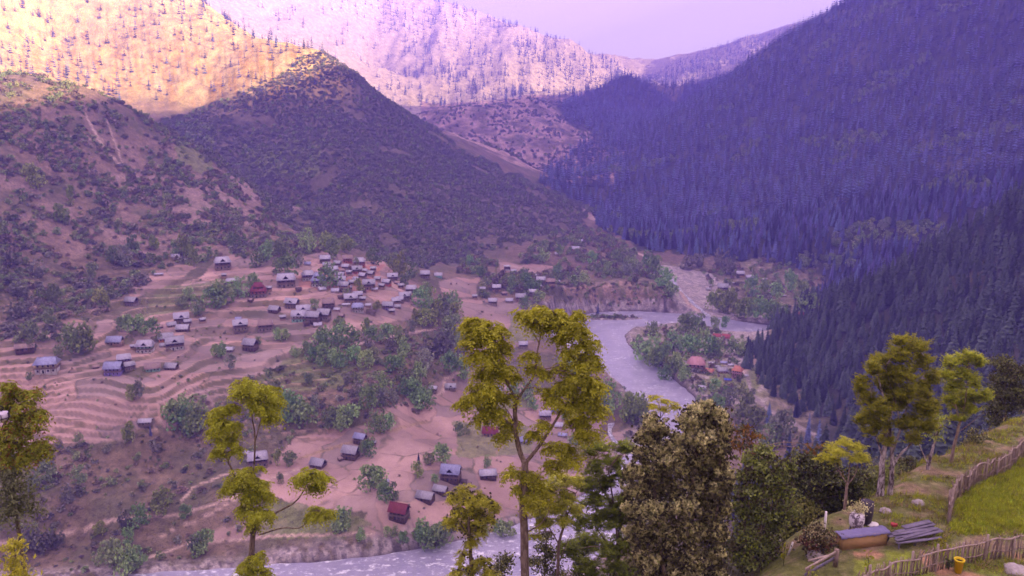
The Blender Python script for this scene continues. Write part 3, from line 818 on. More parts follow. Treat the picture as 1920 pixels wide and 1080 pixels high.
# x, y of the foot, width px, yaw deg, options, label
HOUSES = [
 (90,694,44,-6,dict(roof='blue',walls='yellow',low='white',hip=.25,H=2.4),"white and yellow house with a blue grey hipped roof at the terrace edge"),
 (48,658,34,2,dict(roof='rust',floors=1,W=6,H=1.8,low='wood'),"long low dark shed at the edge of the wide bare field"),
 (216,645,32,-12,dict(roof='blue',floors=1,low='tan'),"single blue grey tin roof with a dim gable below the round trees"),
 (247,572,27,-25,dict(roof='grey',walls='wood'),"lone tin roofed log house on the upper bare terrace"),
 (330,484,15,0,dict(roof='grey',floors=1),"small hut tucked against the bright green trees high on the hillside"),
 (298,517,17,5,dict(roof='pale',floors=1,H=1.0,W=5),"flat roofed shelter between two upper terraces"),
 (418,503,34,12,dict(roof='pale',hip=.3,dormer=True,walls='wood'),"broad pale roofed house with broken roofline on the high shelf"),
 (436,531,26,8,dict(roof='pale',floors=1,hip=.2,H=1.8),"pale sheet roof beside the bright bush on the upper shelf"),
 (341,606,30,8,dict(roof='pale',dormer=True,H=3.2),"largest house of the upper hamlet with stacked pale roofs"),
 (343,620,26,-10,dict(roof='pale',floors=1,low='wood'),"low house with white roof in front of the stacked pale roofs"),
 (322,612,20,20,dict(roof='grey',floors=1),"small grey roof half behind the round green tree in the hamlet"),
 (311,638,30,10,dict(roof='grey',low='orange',walls='orange',floors=1),"bright orange walled house under a grey roof"),
 (329,654,36,8,dict(roof='grey',dormer=True,low='white',walls='wood'),"grey roofed house with white lower wall below the orange house"),
 (273,659,33,-5,dict(roof='pale',hip=.2,dormer=True,low='white',walls='green'),"pale green and white house with a balcony front"),
 (233,680,28,10,dict(roof='pale',hip=.1,walls='violet'),"upper house of the violet cluster with a long pale roof"),
 (214,700,36,-12,dict(roof='blue',walls='violet',low='violet',H=3.2),"violet walled house with a big lilac roof"),
 (243,692,24,25,dict(roof='grey',walls='wood'),"brown log house squeezed beside the violet house"),
 (287,694,30,8,dict(roof='rust',low='green',walls='green',floors=1),"green walled house with a dark gable by the terraces"),
 (322,692,28,-20,dict(roof='grey',low='wood',floors=1),"dark log barn with a lilac roof at the end of the hamlet row"),
 (447,600,11,0,dict(roof='blue',floors=1),"tiny blue roofed shed above the two brown houses"),
 (451,618,30,10,dict(roof='pale',dormer=True),"brown log house with pale roof and dark gable beside the bushes"),
 (498,618,30,6,dict(roof='rust',hip=.15),"red brown roofed house on the pale bare field"),
 (470,655,33,-28,dict(roof='grey',low='wood',H=3.4),"big solitary log house with steep grey roof turned to the terraces"),
 (427,659,26,-8,dict(roof='pale',floors=1,hip=.15,H=1.6),"low pale roof half hidden by dark green trees"),
 (485,556,31,4,dict(roof='maroon',hip=.3,tiers=2,walls='red'),"tiered dark red temple like house at the field corner"),
 (537,537,36,4,dict(roof='pale',dormer=True,hip=.15),"wide pale roofed house standing apart at the top of the fields"),
 (515,584,26,-25,dict(roof='grey',floors=1,low='wood'),"plain grey roofed barn inside a ring of dark earth"),
 (548,577,30,-20,dict(roof='pale',dormer=True),"white roofed house with dark gable above the lower cluster"),
 (569,590,27,5,dict(roof='pale',walls='violet',dormer=True),"bluish white house behind the long twin roofs"),
 (562,602,30,-5,dict(roof='pale',low='green',walls='white',dormer=True),"white and turquoise house at the front of the lower cluster"),
 (588,603,32,-18,dict(roof='grey',low='wood'),"log house with long grey roof joined to its taller neighbour"),
 (608,598,30,-18,dict(roof='grey',H=3.4),"taller ribbed roof at the end of the twin houses"),
 (616,577,26,6,dict(roof='rust',low='wood',hip=.1),"dark old house with a rusty roof above the twin houses"),
 (578,577,12,0,dict(roof='pale',floors=1),"small white shed between the rusty roof and the white house"),
 (578,524,26,8,dict(roof='pale',hip=.35,walls='violet',low='white'),"lilac house with many roof faces at the village edge"),
 (598,536,28,0,dict(roof='blue',hip=.35,tiers=2,walls='violet',low='white'),"lilac tiered house beside the dense dark tree"),
 (604,545,17,20,dict(roof='pale',floors=1),"small open shed in front of the lilac tiered house"),
 (577,497,12,0,dict(roof='blue',floors=1),"pale blue hut among grey trees above the village"),
 (610,493,20,0,dict(roof='pale',hip=.1),"topmost big pale roof of the dense village"),
 (613,503,18,12,dict(roof='grey'),"brown house right under the topmost pale roof"),
 (633,499,17,-20,dict(roof='grey'),"narrow house on the upper lane with a dark gable"),
 (625,508,19,5,dict(roof='pale',floors=1),"low roof closing the upper lane of the village"),
 (652,492,20,5,dict(roof='rust',low='red',walls='red'),"red walled house on the upper edge of the village"),
 (674,499,22,0,dict(roof='pale',hip=.3,low='red',walls='red'),"salmon red house on the open slope above the village"),
 (670,512,20,5,dict(roof='grey',dormer=True,low='red'),"house with two small gables below the salmon red house"),
 (638,522,19,-12,dict(roof='grey'),"upper of three grey roofs right of the dense dark tree"),
 (638,533,22,5,dict(roof='pale',dormer=True),"middle of three grey roofs right of the dense dark tree"),
 (646,547,25,-20,dict(roof='grey',floors=3,H=3.0,walls='tan'),"tall three storey house in the village centre"),
 (668,525,15,-30,dict(roof='pale',floors=1),"small tilted white roof in the middle of the village"),
 (680,522,18,-30,dict(roof='pale'),"white roof with a dark ridge beside the tilted white one"),
 (695,518,18,-28,dict(roof='grey',low='tan'),"pinkish house at the end of the middle row"),
 (692,541,25,3,dict(roof='grey',dormer=True,floors=2,low='tan'),"square house with front gable overlooking the bare yard"),
 (725,535,20,-25,dict(roof='pale',low='red'),"house with red lower wall below the pale gabled one"),
 (736,526,21,8,dict(roof='pale',dormer=True),"pale gabled house under the big bright tree"),
 (658,568,27,6,dict(roof='pale',low='tan',dormer=True),"wide pale roofed house below the village centre"),
 (671,559,20,12,dict(roof='pale'),"white roofed house right behind the wide pale roofed one"),
 (649,573,16,5,dict(roof='pale',floors=1,H=1.0),"low flat pink roofed outbuilding on the bare yard"),
 (671,584,24,5,dict(roof='blue',hip=.25,low='white',walls='white'),"white house with blue hipped roof at the foot of the village"),
 (696,589,17,0,dict(roof='dark',floors=1),"ruined dark shed at the foot of the village"),
 (771,549,20,0,dict(roof='pale',hip=.1),"top house of the stepped row beside the dark green trees"),
 (758,562,22,12,dict(roof='pale',dormer=True),"second house down the stepped row beside the dark green trees"),
 (743,570,19,10,dict(roof='pale',low='tan'),"third house down the stepped row with a white gable"),
 (728,580,22,-8,dict(roof='grey',walls='violet',low='violet'),"blue violet house at the bottom of the stepped row"),
 (745,577,14,10,dict(roof='grey',floors=1),"little annex joined to the blue violet house"),
 (797,521,20,5,dict(roof='pale',hip=.1),"pale roofed house alone among the trees by the gully"),
 (822,519,15,0,dict(roof='pale',floors=1,low='green'),"small greenish house at the mouth of the gully"),
 (676,829,30,-28,dict(roof='blue',low='wood'),"upper of two blue grey log houses on the wide field"),
 (658,858,38,-25,dict(roof='grey',low='wood',H=3.3),"lower of two blue grey log houses with white stones beneath"),
 (597,874,36,-30,dict(roof='grey',floors=1,low='wood',H=3.2),"barn with grey roof and dark gable at the top of the wide field"),
 (484,872,40,6,dict(roof='pale',hip=.15,walls='wood',dormer=True),"pale roofed house behind the yellow leaved branches"),
 (463,852,18,-30,dict(roof='pale',floors=1),"narrow white shed behind the yellow leaved tree"),
 (846,898,43,-14,dict(roof='blue',dormer=True,H=3.4,low='wood'),"largest farmhouse of the lower fields with a tall lilac roof"),
 (826,922,33,-22,dict(roof='grey',low='wood',floors=1,H=2.6),"middle house of the lower row with ribbed grey roof"),
 (798,936,40,-22,dict(roof='grey',low='wood',floors=1,H=2.6),"end house of the lower row with long shabby grey roof"),
 (722,906,17,10,dict(roof='pale',floors=1,low='white'),"small white shed between dark green trees in the field"),
 (749,970,44,-24,dict(roof='maroon',low='wood',H=3.6),"log house with a deep maroon roof and railed balcony"),
 (915,893,35,5,dict(roof='pale',floors=1,low='wood',H=2.2,hip=.1),"open pale roofed barn on stilts in the lower field"),
 (1040,912,31,0,dict(roof='grey',hip=.2,H=3.2),"hip roofed grey house seen between the near trees"),
 (273,790,27,-8,dict(roof='pale',floors=1,H=1.8),"lilac roofed hut at the lower end of the terraces"),
 (845,729,21,3,dict(roof='grey',dormer=True,floors=1),"small gabled house by the bend of the field track"),
 (812,734,17,-10,dict(roof='pale'),"white roofed house half behind the round trees by the track"),
 (930,740,27,-10,dict(roof='blue',hip=.2,H=3.2),"blue grey roof seen through the left side of the tall tree"),
 (981,652,18,5,dict(roof='pale'),"white house framed by the branches of the tall tree"),
 (780,773,17,10,dict(roof='dark',floors=1),"collapsed dark hut under the round trees"),
 (867,762,17,0,dict(roof='red',floors=1,H=0.9,low='red'),"tiny red and white shop on the field edge"),
 (920,815,33,-8,dict(roof='maroon',low='tan',floors=1,H=3.0),"old brown barn with a maroon roof in the green plots"),
 (985,829,23,5,dict(roof='blue',floors=1,hip=.1),"lilac roof right beside the tall tree's trunk"),
 (1022,785,23,3,dict(roof='pale',low='tan'),"tall narrow house with a steep white gable by the channel"),
 (1048,801,19,0,dict(roof='pale',low='tan',floors=1),"lower white gabled house below the steep gabled one"),
 (1055,818,19,-5,dict(roof='blue',floors=1,hip=.2,H=1.6),"rounded lilac shed roof near the channel"),
 (1040,772,18,5,dict(roof='vivid',floors=1,H=1.2),"bright blue roof glimpsed through the foliage"),
 (924,571,18,-8,dict(roof='pale'),"white roofed house on the red field by the river bend"),
 (905,543,11,0,dict(roof='pale',floors=1),"small white roof at the head of the river fields"),
 (931,545,17,4,dict(roof='pale',low='tan'),"pale house above the red field near the bend"),
 (955,566,14,0,dict(roof='pale',floors=1),"plain white shed in the green field by the bend"),
 (976,564,20,4,dict(roof='grey',low='tan'),"long house beside the white shed by the bend"),
 (999,553,15,0,dict(roof='pale'),"pale green roofed cottage under the dark trees by the bend"),
 (1014,531,17,0,dict(roof='pale',low='tan'),"left one of the pair of houses above the river cliff"),
 (1032,535,18,4,dict(roof='rust',low='tan'),"tan one of the pair of houses above the river cliff"),
 (951,507,13,0,dict(roof='pale',low='white',floors=3,H=1.0),"white three storey building on the upper shelf of the side valley"),
 (963,510,10,0,dict(roof='pale',floors=1),"little annex beside the white three storey building"),
 (1079,469,14,0,dict(roof='pale',floors=1,low='red'),"lone reddish farm on the slope across the valley mouth"),
 (1088,454,10,0,dict(roof='pale',floors=1),"small hut above the lone reddish farm"),
 (1305,694,35,-5,dict(roof='pink',hip=.5,tiers=1,low='white',walls='pink',H=3.6),"large pink roofed lodge at the riverside"),
 (1327,699,26,-20,dict(roof='orange',hip=.1,low='white',floors=1,H=2.0),"orange and white hall beside the pink lodge"),
 (1354,698,22,10,dict(roof='grey',hip=.1,low='tan',floors=1),"grey gabled house in the camp by the river"),
 (1382,708,24,-20,dict(roof='orange',hip=.5,floors=3,low='pink',walls='pink',L=9),"three storey pale block with an orange pyramid roof"),
 (1364,714,13,0,dict(roof='vivid',floors=1,H=1.4),"bright blue roofed hut beside the orange roofed block"),
 (1317,730,17,-15,dict(roof='pale',floors=1,low='white'),"white hut near the river edge below the camp"),
 (1344,633,14,0,dict(roof='red',floors=1,low='white'),"left red roofed hut on the upstream flat"),
 (1361,634,15,0,dict(roof='red',floors=1,low='red'),"second red roofed hut on the upstream flat"),
 (1503,597,15,0,dict(roof='red',hip=.4,floors=2,low='red',walls='white'),"red roofed villa at the edge of the conifers"),
 (1470,590,12,0,dict(roof='pale',low='white',floors=1,H=3.5),"small white steep gabled hut near the red villa"),
 (1443,584,10,0,dict(roof='pale',floors=1),"white roof hidden in the riverside willows"),
 (1466,581,11,0,dict(roof='pale',floors=1),"grey white shed behind the steep gabled hut"),
 (1355,546,20,0,dict(roof='grey',low='wood'),"dark fronted house beside the gravel bed"),
 (1375,532,10,0,dict(roof='pale',floors=1,H=1.0),"flat white roof above the dark fronted house"),
 (1374,548,11,10,dict(roof='pale',floors=1),"two pale sheds beside the dark fronted house"),
 (1405,525,14,5,dict(roof='pale',low='white'),"white house with a dark door at the forest foot"),
 (1388,519,15,0,dict(roof='pale',low='tan'),"pale roofs of the farm highest on the far flat"),
 (1433,525,11,8,dict(roof='pale',floors=1,H=1.0),"thin white roof on the dark far slope"),
 (1431,541,12,8,dict(roof='pale',floors=1,H=.9),"long low white shed in the middle of the far flat"),
 (1454,551,9,0,dict(roof='pale',low='white',floors=3,H=.6,L=7,W=6),"slim white tower house on the far flat"),
 (1469,556,11,5,dict(roof='pale',floors=1,H=.8),"low white wall like shed beside the tower house"),
 (1328,544,9,0,dict(roof='grey',floors=1),"tiny roof on the gravel bed of the side stream"),
 (1334,682,12,5,dict(roof='pale',floors=1,H=1.5),"small pale roof behind the pink lodge"),
 (1345,689,13,-8,dict(roof='grey',floors=1,H=1.5),"low grey canteen roof behind the orange hall"),
 (1357,682,14,4,dict(roof='blue',floors=1,H=1.4),"long bluish shed roof at the top of the camp"),
 (1370,686,13,10,dict(roof='pale',floors=1,H=1.4),"pale market stall roof next to the bluish shed"),
 (1383,690,11,0,dict(roof='grey',floors=1,H=1.4),"grey stall roof behind the orange roofed block"),
 (1398,706,12,-10,dict(roof='pale',floors=1,H=1.6,low='white'),"white hut against the conifers beside the orange roofed block"),
 (1338,712,9,12,dict(roof='pale',floors=1,H=1.0,low='white'),"little white stall on the camp lawn"),
 (1297,708,10,0,dict(roof='pale',floors=1,H=1.0,low='white'),"little white stall in front of the pink lodge"),
 (1344,655,10,6,dict(roof='rust',floors=1,H=1.4),"rusty shed among the trees inside the bend"),
 (620,516,15,8,dict(roof='grey'),"squeezed brown house between the upper lane and the dark tree"),
 (648,505,15,-10,dict(roof='pale'),"small house above the middle row of the village"),
 (660,534,15,12,dict(roof='grey',low='tan'),"brown cottage between the middle row and the village centre"),
 (629,548,16,-5,dict(roof='pale',floors=1),"low annex at the foot of the three grey roofs"),
 (686,533,14,8,dict(roof='rust',low='red'),"reddish cottage behind the square gabled house"),
 (708,527,14,-12,dict(roof='grey',low='tan'),"cottage at the end of the lane facing the bare yard"),
 (764,557,16,8,dict(roof='grey'),"narrow house wedged into the stepped row"),
 (750,566,15,-6,dict(roof='pale'),"pale cottage wedged low in the stepped row"),
 (596,612,16,4,dict(roof='pale',floors=1),"small white lean to below the log house"),
 (555,590,14,12,dict(roof='grey',floors=1),"little grey shed behind the turquoise house"),
 (306,650,14,-8,dict(roof='grey',floors=1),"small grey shed between the orange house and the green house"),
 (352,608,16,15,dict(roof='grey'),"grey house leaning on the stacked pale roofs"),
 (1010,540,12,4,dict(roof='grey',floors=1),"shed below the pair of houses above the cliff"),
 (1046,478,11,0,dict(roof='pale',floors=1),"pale hut down the slope from the reddish farm"),
]
def beside(px, py, where):
    best = min(HOUSES, key=lambda h: math.hypot(h[0]-px, 1.6*(h[1]-py)))
    dx, dy = px-best[0], py-best[1]
    if math.hypot(dx, 1.6*dy) > 75: return where
    name = best[5]
    for cut in (" at ", " below ", " beside ", " in ", " on ", " with ", " under ", " of ", " above ", " half ", " between ", " among ", " behind ", " seen ", " joined ", " by ", " turned ", " framed ", " right ", " tucked ", " squeezed ", " closing ", " overlooking ", " standing ", " alone ", " glimpsed ", " near ", " hidden ", " next ", " inside ", " through ", " highest "):
        i = name.find(cut)
        if i > 8: name = name[:i]
    rel = "behind" if dy < -9 else "in front of" if dy > 9 else "beside"
    return " ".join((rel + " the " + name).split()[:10])
# ------------------------------------------------------------------ the forests and scrub
FAR_CON = proto_collection("far_fir", [k["crown"] for k in K_FARC])
NEAR_CON = proto_collection("near_fir", [k["crown"] for k in K_CONN])
MID_CON = proto_collection("fir", [k["crown"] for k in K_CON])
SCR = proto_collection("scrub", [k["crown"] for k in K_SCRUB] + [K_GSCRUB[0]["crown"]])
SCRM = proto_collection("mixed_scrub", [k["crown"] for k in K_SCRUB[:2] + K_GSCRUB + K_GSCRUB[:2] + K_RSCRUB])
TREES = proto_collection("broadleaf", [k["crown"] for k in K_GREEN + K_OLIVE + K_SPRING[:1] + K_GREY[:1]])

def warp(px, py):
    return px + 22*perlin(px/45, py/45+3) + 9*perlin(px/15, py/15), py + 12*perlin(px/40+9, py/40) + 5*perlin(px/13+5, py/13)

def r_ok(x, y): return (np.hypot(x, y) > 150)
def conifer_forest():
    xs = []; near = []
    for sp, y0, y1, x0, x1 in [(9.5, 140, 430, 40, 420), (9.0, 430, 1150, 60, 1000), (12.0, 1150, 1900, 60, 1400), (16.0, 1900, 3600, -150, 1500)]:
        x, y = jitter_grid(x0, x1, y0, y1, sp, int(sp*10))
        z = ground_z(x, y); px, py = project(x, y, z); wx, wy = warp(px, py)
        m = (in_poly(wx, wy, FORESTS[0]) | in_poly(wx, wy, FORESTS[1])) & (px > 950) & (px < 2080) & (py > -260)
        if y0 < 400: m = (px > 1330) & (px < 2100) & (py < 1050) & (r_ok(x, y)) & ~in_poly(px, py, [(1380,700),(1412,690),(1600,830),(1600,900),(1500,860)])
        m |= (y > 2200) & (y < 3600) & in_poly(wx, wy, DARKHILL)         # the violet hill
        m |= (y > 2000) & (y < 3500) & (wx > 780) & (wx < 860) & (wy < 270) & (y > 2500)
        x, y, z, px, py = x[m], y[m], z[m], px[m], py[m]
        # thin clearings with paler scrub, darker dense stands elsewhere
        gap = fbm(x/130+3, y/130, 3)
        keep = (gap < 0.36) | (np.random.RandomState(3).rand(len(x)) < 0.35)
        clear = in_poly(px, py, [(1550,445),(1640,418),(1760,425),(1780,450),(1640,470),(1560,470)])
        keep &= ~clear | (np.random.RandomState(4).rand(len(x)) < 0.25)
        rd = in_poly(px, py, [(1395,700),(1412,700),(1455,760),(1520,795),(1620,850),(1600,885),(1540,850),(1480,810),(1420,775)])
        keep &= ~rd
        x, y, z = x[keep], y[keep], z[keep]
        h = 14 + 13*np.random.RandomState(5).rand(len(x)) + 9*fbm(x/70, y/70, 3)
        h = h*(1.12 if y0 < 1900 else 1.3) if y0 >= 1150 else h
        v = visible(x, y, z+h)
        xs.append(np.stack([x, y, z, h], 1)[v])
    A = np.concatenate(xs)
    # the 300 that show largest stand as trees of their own
    d = np.hypot(A[:,0], A[:,1]); px, py = project(A[:,0], A[:,1], A[:,2])
    inf = (px > -10) & (px < 1930) & (py > 0) & (py < 1080)
    order = np.argsort(np.where(inf, d/A[:,3], 1e9))[:300]
    rest = np.ones(len(A), bool); rest[order] = False
    B = A[rest]; r = np.random.RandomState(9)
    mid = np.hypot(B[:,0], B[:,1]) < 1500
    nearm = np.hypot(B[:,0], B[:,1]) < 1020; mid &= ~nearm
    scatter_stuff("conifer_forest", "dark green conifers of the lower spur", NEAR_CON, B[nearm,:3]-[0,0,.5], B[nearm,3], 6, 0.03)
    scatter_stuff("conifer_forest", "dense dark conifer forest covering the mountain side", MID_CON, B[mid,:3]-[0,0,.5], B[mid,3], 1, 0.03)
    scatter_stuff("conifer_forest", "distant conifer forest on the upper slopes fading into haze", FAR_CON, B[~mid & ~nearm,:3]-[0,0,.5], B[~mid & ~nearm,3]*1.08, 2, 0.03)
    for n, i in enumerate(order):
        k = K_CONN[n % len(K_CONN)]; x, y, z, h = A[i]
        t = bpy.data.objects.new("conifer_tree", None); COL.objects.link(t); t.location = (x, y, z-0.4); t.scale = (h*r.uniform(.9,1.2), h*r.uniform(.9,1.2), h); t.rotation_euler = (0, 0, r.uniform(0, 6.28))
        tag(t, ("tall" if h > 24 else "short" if h < 18 else "medium") + " dark conifer " + beside(px[i], py[i], "high on the wooded spur" if py[i] < 560 else "at the river tip of the wooded spur" if px[i] < 1500 and py[i] < 760 else "beside the valley road" if px[i] < 1620 else "behind the small lime crowned tree" if py[i] > 640 and px[i] < 1650 else "behind the big feathery lime tree" if py[i] > 640 and px[i] < 1765 else "behind the slim lime tree at the fence" if py[i] > 640 else "above the small lime crowned tree" if px[i] < 1680 else "above the big feathery lime tree" if px[i] < 1790 else "high at the picture edge above the knoll"), "conifer", "conifers of the lower spur")
        link("crown", k["crown"], t); link("trunk", k["trunk"], t)
    # pale leafless patches and undergrowth between them
    x, y = jitter_grid(100, 1300, 900, 2300, 13, 8); z = ground_z(x, y); px, py = project(x, y, z)
    g = fbm(x/130+3, y/130, 3)
    m = (in_poly(px, py, FORESTS[0])) & (px < 1960) & (py > -30) & ((g > 0.30) | in_poly(px, py, [(1550,445),(1640,418),(1760,425),(1780,450),(1640,470),(1560,470)]))
    m &= visible(x, y, z+8)
    c = proto_collection("pale_wood", [K_GREY[0]["crown"], K_OLIVE[0]["crown"], K_GSCRUB[0]["crown"]])
    scatter_stuff("pale_woodland", "paler leafing woodland in the gaps of the conifer forest", c, np.stack([x,y,z],1)[m], np.full(m.sum(), 11.0), 5, 0.05)
conifer_forest()

def far_range():
    # sparse firs in vertical files on the sunlit range behind
    x, y = jitter_grid(-2100, 2300, 3300, 5300, 21, 21); z = ground_z(x, y); px, py = project(x, y, z)
    st = fbm(px/7.0, py/60.0, 3) + 0.35*fbm(x/400, y/400, 2)
    dens = 0.05 + 0.9*sstep(0.05, 0.35, st) ; dens *= 0.12 + 0.88*sstep(640, 800, px); dens = np.where(px > 1150, np.maximum(dens, 0.42), dens)
    m = (np.random.RandomState(2).rand(len(x)) < dens) & (px > 0) & (px < 1700) & (py > -60) & visible(x, y, z+25)
    scatter_stuff("far_conifers", "sparse firs in files on the sunlit mountain far behind", FAR_CON, np.stack([x,y,z],1)[m], 24+14*np.random.RandomState(1).rand(m.sum()), 3, 0.02)
    x, y = jitter_grid(-1500, -250, 1350, 2500, 19, 22); z = ground_z(x, y); px, py = project(x, y, z)
    st = fbm(px/8.0, py/50.0, 3)
    m = (py < 210) & (px < 620) & (px > -20) & (z > 10) & (st > 0.02) & visible(x, y, z+15)
    scatter_stuff("far_conifers", "thin files of trees on the sunlit upper slope", FAR_CON, np.stack([x,y,z],1)[m], 15+9*np.random.RandomState(1).rand(m.sum()), 4, 0.02)
far_range()

SHRUBS = []                                    # candidates for single shrubs near the camera side
def scrub():
    r = np.random.RandomState(31)
    # middle mountain: dense dark scrub oak
    x, y = jitter_grid(-1150, 250, 880, 1900, 5.8, 32); z = ground_z(x, y); px, py = project(x, y, z); wx, wy = warp(px, py)
    gap = fbm(x/85, y/85, 4)
    body = in_poly(wx, wy, [(290,230),(380,200),(480,165),(600,92),(700,150),(780,215),(870,285),(970,330),(1100,385),(1100,425),(1040,440),(960,460),(860,490),(800,505),(700,485),(640,455),(560,440),(480,360),(380,290)])
    dens = np.where(body, 0.12+0.85*sstep(0.42, 0.18, gap), 0)
    dens = np.where(body & in_poly(px, py, [(930,380),(1090,395),(1140,470),(1000,490),(880,480)]), dens*0.5, dens)
    m = (r.rand(len(x)) < dens) & visible(x, y, z+5)
    s = 3.8 + 3.8*r.rand(m.sum())**2
    scatter_stuff("scrub_woodland", "dark scrub oak covering the steep middle mountain", SCR, np.stack([x,y,z-.5],1)[m], s, 33, 0.1, 0.85)
    # violet hills
    x, y = jitter_grid(-500, 700, 2000, 3200, 13, 34); z = ground_z(x, y); px, py = project(x, y, z)
    m = (r.rand(len(x)) < 0.55*sstep(-0.05, 0.25, fbm(x/70, y/110, 4))+.08) & (px > 760) & (px < 1160) & (y > 1950) & visible(x, y, z+5)
    scatter_stuff("scrub_woodland", "scattered scrub on the bare violet hills behind", SCR, np.stack([x,y,z-.5],1)[m], 5+5*r.rand(m.sum()), 35, 0.1, 0.9)
    # left hillside
    x, y = jitter_grid(-700, 20, 560, 1300, 5.2, 36); z = ground_z(x, y); px, py = project(x, y, z); wx, wy = warp(px, py)
    body = in_poly(wx, wy, [(-60,140),(60,140),(220,180),(300,235),(400,290),(480,352),(560,420),(640,455),(620,490),(500,480),(420,480),(330,500),(260,540),(190,590),(120,640),(-60,650)])
    cl = fbm(x/48, y/48, 4)
    heavy = in_poly(px, py, [(-60,430),(60,430),(110,480),(100,560),(60,640),(-60,650)]) | in_poly(px, py, [(0,170),(120,200),(240,330),(420,400),(560,470),(300,420),(180,380),(20,260)])
    dens = np.where(body, 0.10+0.80*sstep(-0.12, 0.16, cl + 0.2*heavy), 0)
    m = (r.rand(len(x)) < dens) & (px > -60) & visible(x, y, z+4)
    q = np.stack([x, y, z-.4, 3.2+4.2*r.rand(len(x))**2], 1)[m]; SHRUBS.append(q)
    # scrubby banks above the lower fields and the river slope
    x, y = jitter_grid(-420, 120, 385, 760, 4.0, 37); z = ground_z(x, y); px, py = project(x, y, z); wx, wy = warp(px, py)
    bank = in_poly(wx, wy, [(-60,850),(90,835),(250,840),(300,760),(430,740),(560,670),(700,620),(830,620),(860,680),(850,720),(700,790),(560,810),(500,870),(400,930),(200,980),(60,1000),(40,1060),(-60,1080)])
    low = in_poly(wx, wy, [(-60,1000),(60,1010),(230,990),(450,960),(480,1020),(250,1060),(-60,1090)])
    cl = fbm(x/26+7, y/26, 4)
    open_ = in_poly(px, py, [(480,700),(560,690),(620,720),(560,760),(470,780)]) | in_poly(px, py, [(330,830),(440,800),(460,900),(330,920)])
    dens = np.where(bank, 0.10+0.75*sstep(-0.2, 0.12, cl), 0) + np.where(low, 0.55*sstep(-0.15,0.15,cl), 0); dens = np.where(open_, dens*0.25+.12, dens)
    for L, w, c in PATHS:
        dens = np.where(seg_dist_px(px, py, L) < w+4, 0, dens)
    m = (r.rand(len(x)) < dens) & visible(x, y, z+4)
    q = np.stack([x, y, z-.3, 1.5+3.0*r.rand(len(x))**2.0], 1)[m]; SHRUBS.append(q)
    # weeds and low hedges along the terrace edges and plot borders
    x, y = jitter_grid(-520, 160, 400, 930, 2.6, 48); z, e = height(x, y); px, py = project(x, y, z)
    fld = infield(px, py, FIELDS) & (e['rdist'] > 6)
    cl = fbm(x/20+2, y/20, 3); edge = (e['ter'] > .4) & (e['fr'] > .66)
    m = fld & (((r.rand(len(x)) < 0.22) & edge & (cl > -.05)) | ((r.rand(len(x)) < .05) & (cl > .12))) & visible(x, y, z+2)
    scatter_stuff("hedge_scrub", "low weeds and hedges along the field edges", SCRM, np.stack([x,y,z-.2],1)[m], .7+1.3*r.rand(m.sum())**2, 49, 0.1)
    # cover on far banks, mouth of the side valley, foot of the forest
    x, y = jitter_grid(-60, 560, 760, 1450, 6.5, 38); z, e = height(x, y); px, py = project(x, y, z); wx, wy = warp(px, py)
    zone = in_poly(wx, wy, [(800,500),(900,480),(960,500),(1040,440),(1110,420),(1200,480),(1260,560),(1240,575),(1225,530),(1150,520),(1060,525),(1000,560),(960,600),(900,560),(820,560)]) 
    zone2 = in_poly(wx, wy, [(1320,500),(1400,480),(1540,500),(1560,560),(1500,600),(1400,570),(1350,560)])
    fld = infield(px, py, FIELDS)
    dens = np.where(zone & ~fld, 0.65, 0)*sstep(-0.25, 0.1, fbm(x/35, y/35, 3)) + np.where(zone2, 0.35, 0)*sstep(-0.2,0.2,fbm(x/30,y/30,3))
    m = (r.rand(len(x)) < dens) & (e['rdist'] > 5) & visible(x, y, z+5)
    scatter_stuff("bank_scrub", "leafy scrub on the banks where the valleys meet", SCRM, np.stack([x,y,z-.3],1)[m], 3.5+4*r.rand(m.sum()), 39, 0.1)
    x, y = jitter_grid(-60, 330, 840, 1060, 3.2, 41); z, e = height(x, y); px, py = project(x, y, z)
    m = (r.rand(len(x)) < 0.35) & in_poly(px, py, [(1045,532),(1250,532),(1265,574),(1060,574)]) & (e['rdist'] > 4) & visible(x, y, z+2)
    bx, by = _rw(1150, 597, -239)
    m |= (((x-bx)/30)**2 + ((y-by)/5.0)**2 < 1) & (r.rand(len(x)) < .95)
    scatter_stuff("bank_scrub", "low bushes on the eroded river cliff and the bar in the bend", SCRM, np.stack([x,y,z-.3],1)[m], 1.6+2.2*r.rand(m.sum()), 42, 0.1)
    # river peninsula undergrowth + slope under the knoll
    x, y = jitter_grid(60, 330, 540, 900, 4.2, 43); z, e = height(x, y); px, py = project(x, y, z)
    m = (r.rand(len(x)) < 0.22) & (e['rdist'] > 4) & in_poly(px, py, [(1180,640),(1240,600),(1440,640),(1440,700),(1410,740),(1560,840),(1500,860),(1300,790),(1200,700)])
    m |= (r.rand(len(x)) < 0.5) & (e['rdist'] > 3) & (e['rdist'] < 12) & (px > 1170) & (py > 640) & (px < 1420)
    m &= ~(seg_dist_px(px, py, PATHS[9][0]) < 12)
    scatter_stuff("bank_scrub", "low bushes round the riverside camp", SCRM, np.stack([x,y,z-.3],1)[m], 1.8+3*r.rand(m.sum()), 44, 0.1)
    Q = np.concatenate(SHRUBS); px, py = project(Q[:,0], Q[:,1], Q[:,2]); d = np.hypot(Q[:,0], Q[:,1])
    inf = (px > 5) & (px < 1915) & (py < 1070)
    order = np.argsort(np.where(inf, d/Q[:,3], 1e9))[:300]; rest = np.ones(len(Q), bool); rest[order] = False
    kk = K_SCRUB + K_GSCRUB + K_RSCRUB
